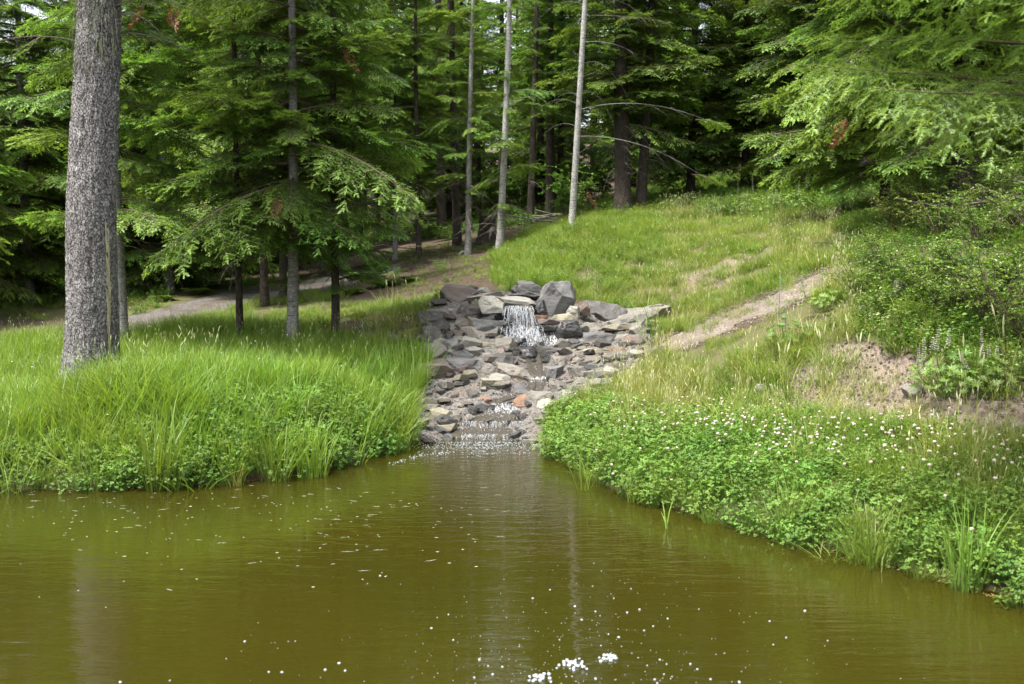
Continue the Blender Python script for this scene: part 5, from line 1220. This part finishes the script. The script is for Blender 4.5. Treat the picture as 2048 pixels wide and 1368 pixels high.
x, y = sample(["trail", "bare3"], 9, 161); scatter("trail_tufts", short + weeds[:1] + under[:1], x, y, scl(x, y, .5, .9, 162), 163, label="sparse small plants on the brown forest soil above the left rim")
def litter(name, polys, dens, seed, label, lmin=.02, lmax=.07):
    x, y = sample(polys, dens, seed); rng = np.random.default_rng(seed); n = len(x); th = rng.uniform(0, 6.3, n); z = height(x, y) + .012
    v, t = cards(np.stack([x, y, z], 1), np.stack([np.cos(th), np.sin(th), rng.normal(0, .15, n)], 1), np.tile([0, 0, 1.], (n, 1)), rng.uniform(lmin, lmax, n), rng.uniform(.004, .02, n), OVAL, fold=.3)
    link(name, MB().add(v, tris=t, attr=0).mesh(name, [M["litter"]]), kind="stuff", label=label)
M["litter"] = flat_mat("dead needles and leaf bits", (.20, .13, .08), col2=(.07, .05, .035), scale=9, coords="Position", rough=.95)
litter("forest_litter", ["trail", "bare3"], 420, 171, "dead needles, cones and bark bits on the brown forest soil")
litter("bank_litter", ["bare", "bare2", "bare4", "path_r"], 260, 172, "dead needles and dry bits on the bare soil and dirt path", .015, .05)
x, y = sample(["path_r"], 34, 173, lambda x, y, r: vnoise(x, y, 2.5, 77) > .05); scatter("path_tufts", short + straw[:1], x, y, scl(x, y, .35, .8, 174), 175, label="small tufts breaking up the edges of the dirt path")
x, y = sample(["clover_r"], 20, 176, lambda x, y, r: vnoise(x, y, 1.7, 79) > -.6); scatter("clover_weeds", weeds + mid[:2], x, y, scl(x, y, .8, 1.25, 177), 178, label="taller weeds standing in the right clover")

x, y = sample(["mid_r"], 70, 181, lambda x, y, r: vnoise(x, y, 1.5, 83) > -.6); scatter("slope_herbs", weeds + short[:2] + [under[0]], x, y, scl(x, y, .6, 1.2, 182), 183, label="leafy herbs covering the slope above the lupin clumps")

# clover flower heads: parts of the clover bank
_bm = bmesh.new(); bmesh.ops.create_icosphere(_bm, subdivisions=2, radius=1); FV = np.array([v.co[:] for v in _bm.verts]); FF = np.array([[v.index for v in f.verts] for f in _bm.faces]); _bm.free()
def head(seed, deep=False):
    r = np.random.default_rng(seed); s = 1 + .14 * np.sin(np.arange(len(FV)) * 2.7) + r.normal(0, .06, len(FV)); V = FV * s[:, None] * np.array([1, 1, .82]); mb = MB().add(V, tris=FF)
    v, q = tube([(0, 0, -.5), (.2, 0, -6), (.1, .2, -11)], .12, 3); mb.add(v, quads=q, mat=1, attr=.4); return mb.mesh("flower_head", [M["petal"], M["clover"]])
HEADS = [head(i) for i in range(4)]
clr = bpy.data.objects["clover_right"]
cx_, cy_ = clr_xy; rng = np.random.default_rng(88)
pxs, pys = topix(cx_, cy_, height(cx_, cy_) + .2)
wgt = np.exp(-((pys - (860 + (pxs - 1600) * .09)) / 42.0) ** 2) * np.clip((pxs - 1180) / 250, .12, 1) + .035
wgt[(pxs > 2120) | (pxs < 1100)] = 0; wgt /= wgt.sum(); pick = rng.choice(len(cx_), 330, True, wgt)[:620]
fx_ = cx_[pick] + rng.uniform(-.1, .1, 330); fy_ = cy_[pick] + rng.uniform(-.1, .1, 330); fz_ = height(fx_, fy_) + rng.uniform(.17, .24, 330)
order = np.argsort(fy_); restmb = MB()
for r_i, k in enumerate(order):
    s = rng.uniform(.0075, .012)
    if r_i < 290: link("flower_head", HEADS[rng.integers(4)], clr, loc=(fx_[k], fy_[k], fz_[k]), rot=(rng.normal(0, .2), rng.normal(0, .2), rng.uniform(0, 6)), sc=s)
    else: restmb.add(FV[:] * s * np.array([1, 1, .8]) + [fx_[k], fy_[k], fz_[k]], tris=FF)
link("flower_heads_far", restmb.mesh("flower_heads_far", [M["petal"]]), clr, kind="stuff")
# scattered white and yellow flower specks of the meadow and left bank
def specks(name, polys, dens, seed, matk, hgt, label, r=.008):
    x, y = sample(polys, dens, seed); rng = np.random.default_rng(seed); z = height(x, y) + hgt * rng.uniform(.7, 1.1, len(x)); mb = MB()
    for a, b_, c_ in zip(x, y, z): mb.add(DV * r * rng.uniform(.7, 1.3) * np.array([1, 1, .5]) + [a, b_, c_], tris=DF)
    link(name, mb.mesh(name, [M[matk]]), kind="stuff", label=label)
specks("white_flower_specks", ["meadow", "slope_r"], 1.6, 5, "daisy", .2, "tiny white flowers dotted over the meadow")
specks("yellow_flower_specks", ["lush"], 3.0, 6, "yellow", .3, "tiny yellow flowers dotted in the lush grass")
specks("bank_flower_specks", ["bank_l"], 1.5, 7, "daisy", .42, "tiny white flowers dotted over the left bank", .007)

# reeds and tufts at the water line, each a thing
def tuft(px, py, hpx, wpx, n, label, seed, name="grass_tuft", mat="grass", bend=.25, lean=.3, bw=.009, D=None, cat="grass tuft", seeds=0):
    g = ground(px, py) if D is None else at(px, py, D); D = g[1]
    if g[2] < .14 and py > 880: D -= .16; g = at(px, py, D)
    z = max(0, H(g[0], g[1]) if g[2] > .01 else 0)
    mb = blades(n, wpx / FPX * D / 2, hpx / FPX * D, bw, bend, seed, lean=lean, attr0=.3)
    if seeds: stalks(mb, seeds, wpx / FPX * D / 2, hpx / FPX * D * 1.05, seed, hl=.09, hr=.006, stem=.0018, matstem=0)
    return link(name, mb.mesh(name, [M[mat], M["seed"]]), loc=(g[0], g[1], z - .01), label=label, cat=cat)
tuft(312, 968, 225, 44, 46, "tallest reed tuft rising from the left water line", 1, "reed_tuft", bw=.013, bend=.35)
tuft(345, 960, 190, 40, 18, "reed tuft just right of the tallest one on the left shore", 2, "reed_tuft", bw=.011)
tuft(555, 952, 130, 50, 60, "bright grass tuft leaning at the left shore, wider of two", 3, lean=.5)
tuft(625, 945, 120, 60, 80, "bright upright grass tuft near the right end of the left shore", 4)
tuft(470, 962, 60, 30, 16, "small pale grass tuft at the left shore", 5, mat="straw")
tuft(30, 975, 120, 60, 18, "thin splayed grass at the left end of the shore", 6, lean=1.0)
tuft(380, 972, 80, 70, 16, "grass blades sprawling onto the water beside the reeds", 7, lean=1.6, bend=.6)
tuft(800, 893, 30, 80, 24, "grass blades sprawling into the stream mouth", 8, lean=1.8, bend=.8)
tuft(1168, 972, 120, 22, 9, "thin reed standing in the water below the clover", 9, "reed_tuft", bw=.010, D=dwater(972), lean=.6)
tuft(1222, 956, 100, 14, 5, "second thin reed beside the one standing in the water", 10, "reed_tuft", bw=.009)
tuft(1332, 1046, 78, 10, 4, "short reed standing alone in the open water", 11, "reed_tuft", bw=.009, D=dwater(1046), lean=.5)
tuft(1742, 1112, 130, 80, 90, "dense yellow green tuft at the right water line", 12, mat="grass", lean=.45, bw=.0075)
tuft(1680, 1100, 60, 90, 50, "sprawling tuft left of the dense yellow green one", 13, mat="meadow", lean=1.6, bend=.7, bw=.005)
tuft(1935, 1152, 215, 60, 60, "tall yellow green tuft near the lower right corner", 14, mat="grass", lean=.3, bw=.008)
tuft(1585, 1050, 160, 50, 40, "tall grass tuft growing through the middle of the right clover", 15, mat="meadow", lean=.3, bw=.006)
tuft(1330, 985, 110, 60, 34, "grass tuft through the clover near the stream mouth", 16, mat="grass", lean=.5, bw=.006)
tuft(1125, 905, 100, 30, 14, "arching green blades over the right side of the stream mouth", 17, mat="grass", bend=.7, lean=.7)
tuft(1300, 690, 140, 36, 22, "tall green tuft at the right margin of the rocks", 18, mat="grass", bend=.4)
tuft(1322, 740, 110, 24, 14, "tall green tuft lower on the right margin of the rocks", 19, mat="grass", bend=.3)
for i, (px, py, h_, n_) in enumerate([(770, 800, 130, 50), (810, 815, 150, 60), (835, 790, 150, 50), (790, 760, 110, 40)]):
    tuft(px, py, h_, 40, n_, ("dark green tall tuft, left of four beside the cascade", "dark green tall tuft, second beside the cascade, fullest", "dark green tall tuft touching the stones", "dark green tall tuft farthest back beside the cascade")[i], 30 + i, bend=.2, bw=.006)
for i, (px, py, h_, w_, n_, lb) in enumerate([(2000, 850, 190, 60, 12, "tall pale seed stalks at the right picture edge"), (1930, 880, 170, 40, 8, "tall pale seed stalks left of those at the picture edge"), (1640, 770, 110, 50, 20, "orange yellow stalks on the bare bank edge"), (1565, 800, 90, 40, 16, "yellow stalks left on the bare bank edge"), (1730, 790, 120, 60, 26, "thin grass tuft in the middle of the bare bank"), (800, 610, 45, 90, 60, "pale bleached grass left of the cascade rim")]):
    tuft(px, py, h_, w_, n_, lb, 50 + i, mat="straw", bend=.3, lean=.4, bw=.0045, seeds=4 + i % 3)

# lupins: leafy base with flower spikes
STAR = np.array([(0, 0), (.5, .16), (1, 0), (.5, -.16)])
def lupin(px, py, spikes, label, seed, Rad=.16, hgt=.32, nleaf=26, name="lupin"):
    g = ground(px, py); D = g[1]; rng = np.random.default_rng(seed); mb = MB()
    for i in range(nleaf):
        a = rng.uniform(0, 6.3); r = Rad * math.sqrt(rng.random()); hh = hgt * rng.uniform(.3, 1) * (1 - .4 * r / Rad); c_ = np.array([r * math.cos(a), r * math.sin(a), hh])
        Nn = nrm(np.array([math.cos(a) * .5, math.sin(a) * .5, 1]) + rng.normal(0, .3, 3)); ref = nrm(np.cross(Nn, [.3, 1, .2])); o_ = np.cross(Nn, ref); k = 8; th = np.arange(k) * 6.283 / k
        Dd = ref[None] * np.cos(th)[:, None] + o_[None] * np.sin(th)[:, None] + Nn * .3; l = rng.uniform(.032, .055)
        v, t = cards(np.tile(c_, (k, 1)), Dd, np.tile(Nn, (k, 1)), l, l * .9, STAR, fold=.3); mb.add(v, tris=t, attr=rng.uniform(.1, .7)); v, q = tube([c_ * [.3, .3, 0], c_ * [.7, .7, .6], c_], .0015, 3); mb.add(v, quads=q, attr=.2)
    root = link(name, mb.mesh(name, [M["weed"]]), loc=(g[0], g[1], H(g[0], g[1])), label=label, cat="flowering plant")
    for (sx, s0, s1) in spikes:       # picture x, rows of the spike's tip and foot
        x = (sx - px) / FPX * D; z1 = at(sx, s0, D)[2] - root.location.z; z0 = at(sx, s1, D)[2] - root.location.z; mb = MB(); yy = rng.uniform(-.05, .05)
        ln_ = rng.uniform(-.02, .02); v, q = tube([(x * .4, yy * .4, 0), (x * .9, yy, z0 * .7), (x, yy, z0), (x + ln_, yy, z1)], [.003, .003, .0025, .001], 4); mb.add(v, quads=q, mat=1, attr=.3)
        nw = max(6, int((z1 - z0) / .016))
        for j in range(nw):
            u = j / nw; m_ = 7; th = np.arange(m_) * 6.283 / m_ + j; rr_ = .013 * (1.05 - .75 * u); C = np.stack([x + ln_ * u + rr_ * np.cos(th), yy + rr_ * np.sin(th), np.full(m_, z0 + (z1 - z0) * u) + rng.normal(0, .002, m_)], 1)
            v, t = cards(C, np.stack([np.cos(th), np.sin(th), np.full(m_, .9)], 1), np.stack([-np.cos(th), -np.sin(th), np.ones(m_)], 1), .011 * (1.1 - .6 * u), .010, np.array([(0, -.3), (.5, -.6), (1, 0), (.5, .6), (0, .3)]), fold=.3); mb.add(v, tris=t)
        link("flower_spike", mb.mesh("flower_spike", [M["lupin"], M["weed"]]), root)
lupin(1575, 705, [(1559, 541, 640), (1545, 640, 672), (1570, 600, 660)], "tall lupin with thin pale spikes rising above the dirt path", 1, Rad=.22, hgt=.42, nleaf=50)
lupin(1650, 625, [(1643, 528, 565), (1605, 545, 575), (1675, 528, 560)], "leafy lupin with dull spikes where path and leafy slope meet", 2, Rad=.25, hgt=.28, nleaf=60)
lupin(1910, 800, [(1837, 694, 742), (1848, 672, 727), (1862, 672, 700), (1868, 647, 698), (1890, 654, 690), (1875, 676, 702)], "lupin clump with grey lilac spikes at the foot of the leafy slope", 3, Rad=.34, hgt=.38, nleaf=120)
lupin(1975, 800, [(1965, 652, 712), (1978, 688, 714), (1992, 690, 712), (1926, 715, 735)], "lupin clump right of the one with the grey lilac spikes", 4, Rad=.24, hgt=.36, nleaf=70)
for i, (px, py, spk) in enumerate([(1440, 440, [(1425, 390, 412), (1441, 384, 410), (1448, 392, 412)]), (1480, 436, [(1476, 365, 400), (1492, 375, 400)]), (1545, 432, [(1547, 378, 410), (1552, 368, 408), (1556, 384, 412), (1536, 386, 408)]), (1510, 420, [(1505, 350, 385)]), (1600, 425, [(1595, 360, 390), (1612, 348, 380)]), (1352, 432, [(1353, 416, 430)])]):
    lupin(px, py, spk, ("far lupin with three short spikes at the left of the patch under the dark firs", "far lupin with two tall spikes in the patch under the dark firs", "far lupin with four close spikes in the patch under the dark firs", "single spiked lupin at the back of the patch", "far lupin half covered by the near drooping boughs", "lone small lupin spike beside the shaded trunk pair")[i], 20 + i, Rad=.45, hgt=.5, nleaf=70)
# leafy shrubs of the right slope
def shrub_mesh(seed, Rad, h, n, L_, matk="weed"):
    rng = np.random.default_rng(seed); leaf = MB(); st_ = MB()
    for k in range(26):
        a = rng.uniform(0, 6.3); tip_ = np.array([Rad * math.cos(a) * rng.uniform(.3, 1), Rad * math.sin(a) * rng.uniform(.3, 1), h * rng.uniform(.55, 1.05)]); u = np.linspace(0, 1, 7)[:, None]
        ax = tip_ * u * np.array([1, 1, 1.35]) - np.array([0, 0, .35 * tip_[2]]) * u ** 2.2; v, q = tube(ax, .006 * (1.15 - u[:, 0]), 4); st_.add(v, quads=q)
        for j in range(6):
            uu = rng.uniform(.3, 1); p0 = np.array([np.interp(uu, u[:, 0], ax[:, i]) for i in range(3)]); th = rng.uniform(0, 6.3); d = nrm(np.array([math.cos(th), math.sin(th), rng.uniform(-.3, .6)])); l = rng.uniform(.08, .22) * h * 1.2
            m_ = n // 156; w_ = np.sort(rng.random(m_)); pp = p0 + d * (l * w_)[:, None] - np.array([0, 0, .2 * l]) * (w_ ** 2)[:, None]; v, q = tube([p0, p0 + d * l * .5, p0 + d * l - [0, 0, .2 * l]], .0015, 3); st_.add(v, quads=q)
            th2 = rng.uniform(0, 6.3, m_); D = nrm(np.stack([np.cos(th2), np.sin(th2), rng.uniform(-.3, .4, m_)], 1) + d); Nn = nrm(np.array([0, 0, 1.]) + rng.normal(0, .4, (m_, 3))); ll = L_ * rng.uniform(.6, 1.15, m_)
            v, t = cards(pp, D, Nn, ll, ll * .95, OVAL, fold=.2, curl=.1); leaf.add(v, tris=t, attr=np.repeat(np.clip(rng.normal(.4, .22, m_) + .3 * uu, 0, 1), 6))
    return leaf.mesh("foliage", [M[matk]]), st_.mesh("stems", [M["twig"]])
SH = [shrub_mesh(i, .55, .62, 3100, .026) for i in range(3)]
SHB = [[(1800, 470), (1880, 480), (1960, 500), (2045, 470), (1780, 560), (1860, 590), (1950, 580), (2040, 600), (1990, 660), (2060, 700), (1900, 640), (1720, 600), (1830, 430), (1985, 430), (2100, 520)],
       ["under the blurred bough tips", "under the stout brown trunk, lower one", "behind the dark bent twigs", "at the right edge under the brush pile", "left of the half hidden pale boulder", "right above the half hidden pale boulder", "in the middle of the dark lower thicket", "at the right edge in the dark lower thicket", "above the tall seed stalks", "lowest at the right edge", "just above the lilac lupin spikes", "between path and half hidden boulder", "nearest below the stout brown trunk on its left", "directly below the brush pile", "just beyond the right edge, beside the bent twigs"]]
rng = np.random.default_rng(14)
for i, ((px, py), w_) in enumerate(zip(*SHB)):
    g = ground(px, py); root = link("leafy_shrub", None, loc=(g[0], g[1], H(g[0], g[1]) - .03), rot=(0, 0, rng.uniform(0, 6.3)), sc=rng.uniform(.75, 1.15), label="low leafy green shrub " + w_, cat="shrub", group="shrubs of the right slope")
    j = rng.integers(3); link("foliage", SH[j][0], root); link("stems", SH[j][1], root)
# yellow green bushes seen in the gap of the wood
SHF = [shrub_mesh(20 + i, 1.0, 1.6, 3100, .075, "shade_weed") for i in range(2)]
for i, (px, py, D, s, lb) in enumerate([(1130, 425, 25, .9, "yellow green bush behind the foot of the leaning pale trunk"), (1090, 400, 30, 1.2, "bush in the dark gap left of the leaning pale trunk"), (1190, 410, 29, 1.2, "bush between the leaning pale trunk and the thickest dark one"), (1330, 395, 30, 1.0, "bush lit behind the shaded trunk pair"), (760, 575, 17.5, .28, "small fern like bush on the bare soil left of the rim"), (1040, 440, 30, 1.2, "dim bush behind the straight pale trunk"), (560, 560, 25, .8, "bush at the far bend of the gravel path"), (1000, 470, 34, 1.4, "dim bush behind the burnt stump")]):
    p_ = at(px, py, D); root = link("forest_bush", None, loc=(p_[0], p_[1], H(p_[0], p_[1]) - .05), rot=(0, 0, i), sc=s, label=lb, cat="bush"); link("foliage", SHF[i % 2][0], root); link("stems", SHF[i % 2][1], root)
FM = [fern(9, .5, i).mesh("fern", [M["shade_weed"]]) for i in range(3)]
for i, (px, py, s, lb) in enumerate([(395, 590, .9, "fern on the verge above the gravel path"), (425, 580, .8, "fern right of the first one on the verge"), (722, 560, 1.1, "fern beside the bare soil under the low boughs"), (762, 575, .9, "fern left of the reddish rim boulder"), (700, 590, .8, "fern on the bare slope by the short dark trunk"), (330, 602, .7, "fern nearest the huge trunk on the verge"), (820, 565, .7, "small fern above the left rim of the rocks"), (1405, 425, .9, "fern at the left of the lupin patch")]):
    g = ground(px, py); link("fern", FM[i % 3], loc=(g[0], g[1], H(g[0], g[1])), rot=(0, 0, i * 1.3), sc=s, label=lb, cat="fern")
# dark bent twigs, brush pile, root on the bank, logs on the forest floor
def sticks(name, n, px, py, spread, L_, r_, seed, label, cat, mat="stick", flat=.2, arch=0.0):
    g = ground(px, py); rng = np.random.default_rng(seed); root = link(name, None, loc=(g[0], g[1], H(g[0], g[1])), label=label, cat=cat)
    for i in range(n):
        a = rng.uniform(0, 6.3); l = L_ * rng.uniform(.5, 1.2); o_ = rng.normal(0, spread, 3) * [1, 1, .25]; o_[2] = abs(o_[2]) + .02; d = np.array([math.cos(a), math.sin(a) * .6, rng.uniform(-flat, flat)]); u = np.linspace(0, 1, 8)[:, None]
        pts = o_ + d * l * (u - .5) + np.array([0, 0, arch]) * (1 - (2 * u - 1) ** 2) + rng.normal(0, .006 * l, (8, 3)); v, q = tube(pts, r_ * rng.uniform(.5, 1.2) * (1.15 - .8 * u[:, 0]), 5); link("stick", MB().add(v, quads=q).mesh("stick", [M[mat]], True), root)
    return root
sticks("brush_pile", 60, 2010, 415, .35, .8, .009, 1, "grey brush pile beside the stout brown trunk at the right edge", "brush pile")
sticks("dead_root", 7, 1735, 530, .10, .35, .022, 2, "dark broken root lying where the path meets the leafy slope", "root")
sticks("dead_root", 9, 1655, 490, .12, .35, .012, 3, "grey broken sticks on the bare patch under the blurred boughs", "sticks")
sticks("fallen_branches", 14, 1085, 450, .5, 1.6, .03, 4, "dark fallen branches left of the foot of the leaning pale trunk", "deadwood")
sticks("fallen_branches", 12, 60, 575, .7, 2.4, .02, 5, "thin fallen branches in the shade left of the huge trunk", "deadwood")
sticks("fallen_branches", 10, 860, 500, .5, 1.0, .016, 6, "small fallen branches on the bare forest floor by the dark trunks", "deadwood")
sticks("twig_litter", 12, 880, 545, .5, .45, .007, 7, "twigs strewn on the bare soil above the left rim", "twigs")
g = ground(2030, 520); root = link("bent_twigs", None, loc=(g[0] + .1, g[1] - .3, H(g[0], g[1])), label="dark leafless twigs bending over the leafy slope at the right edge", cat="twigs")
for i in range(9):
    u = np.linspace(0, 1, 12)[:, None]; l = .35 + .06 * i; pts = np.array([.25, 0, .1]) + np.array([-l, -.1 - .03 * i, 0]) * u + np.array([0, 0, .5 + .02 * i]) * np.sin(u * (1.7 + .12 * i)) * .6; v, q = tube(pts, .004 * (1.1 - u[:, 0]), 4); link("twig", MB().add(v, quads=q).mesh("twig", [M["twig"]], True), root)
# floating bits on the pond
rng = np.random.default_rng(21); mb = MB(); n = 190; px = rng.uniform(-50, 950, n); py = 985 + np.abs(rng.normal(0, 85, n)); C = np.array([at(a, b_, dwater(b_)) for a, b_ in zip(px, py)]); C[:, 2] = .003
th = rng.uniform(-.6, .6, n); v, t = cards(C, np.stack([np.cos(th), np.sin(th), 0 * th + .04], 1), np.tile([0, 0, 1.], (n, 1)), rng.uniform(.006, .026, n), rng.uniform(.004, .009, n), OVAL, fold=.1); mb.add(v, tris=t)
v, t = cards(C[:60] + [.2, .3, 0], np.stack([np.cos(th), np.sin(th), 0 * th], 1)[:60], np.tile([0, 0, 1.], (60, 1)), rng.uniform(.03, .09, 60), .004, OVAL); mb.add(v, tris=t)
link("floating_litter", mb.mesh("floating_litter", [M["white_rock"]]), kind="stuff", label="pale petals and bits of straw floating off the left bank")
mb = MB(); n = 500; px = np.r_[rng.uniform(-60, 620, n - 160), rng.uniform(1500, 2040, 160)]; D0 = np.interp(px, [p_[0] for p_ in shoreL + shoreR if True], [dwater(p_[1]) for p_ in shoreL + shoreR]); C = np.stack([(px - CX) / FPX * D0, D0 - np.abs(rng.normal(0, .05, n)), np.full(n, .003)], 1)
th = rng.uniform(0, 6.3, n); v, t = cards(C, np.stack([np.cos(th), np.sin(th), 0 * th + .05], 1), np.tile([0, 0, 1.], (n, 1)), rng.uniform(.008, .035, n), rng.uniform(.004, .014, n), OVAL, fold=.1); mb.add(v, tris=t)
link("shore_litter", mb.mesh("shore_litter", [flat_mat("rusty wet leaf bits", (.28, .13, .05), col2=(.30, .24, .10), scale=9, coords="Position")]), kind="stuff", label="rusty leaf bits washed up along the shore")
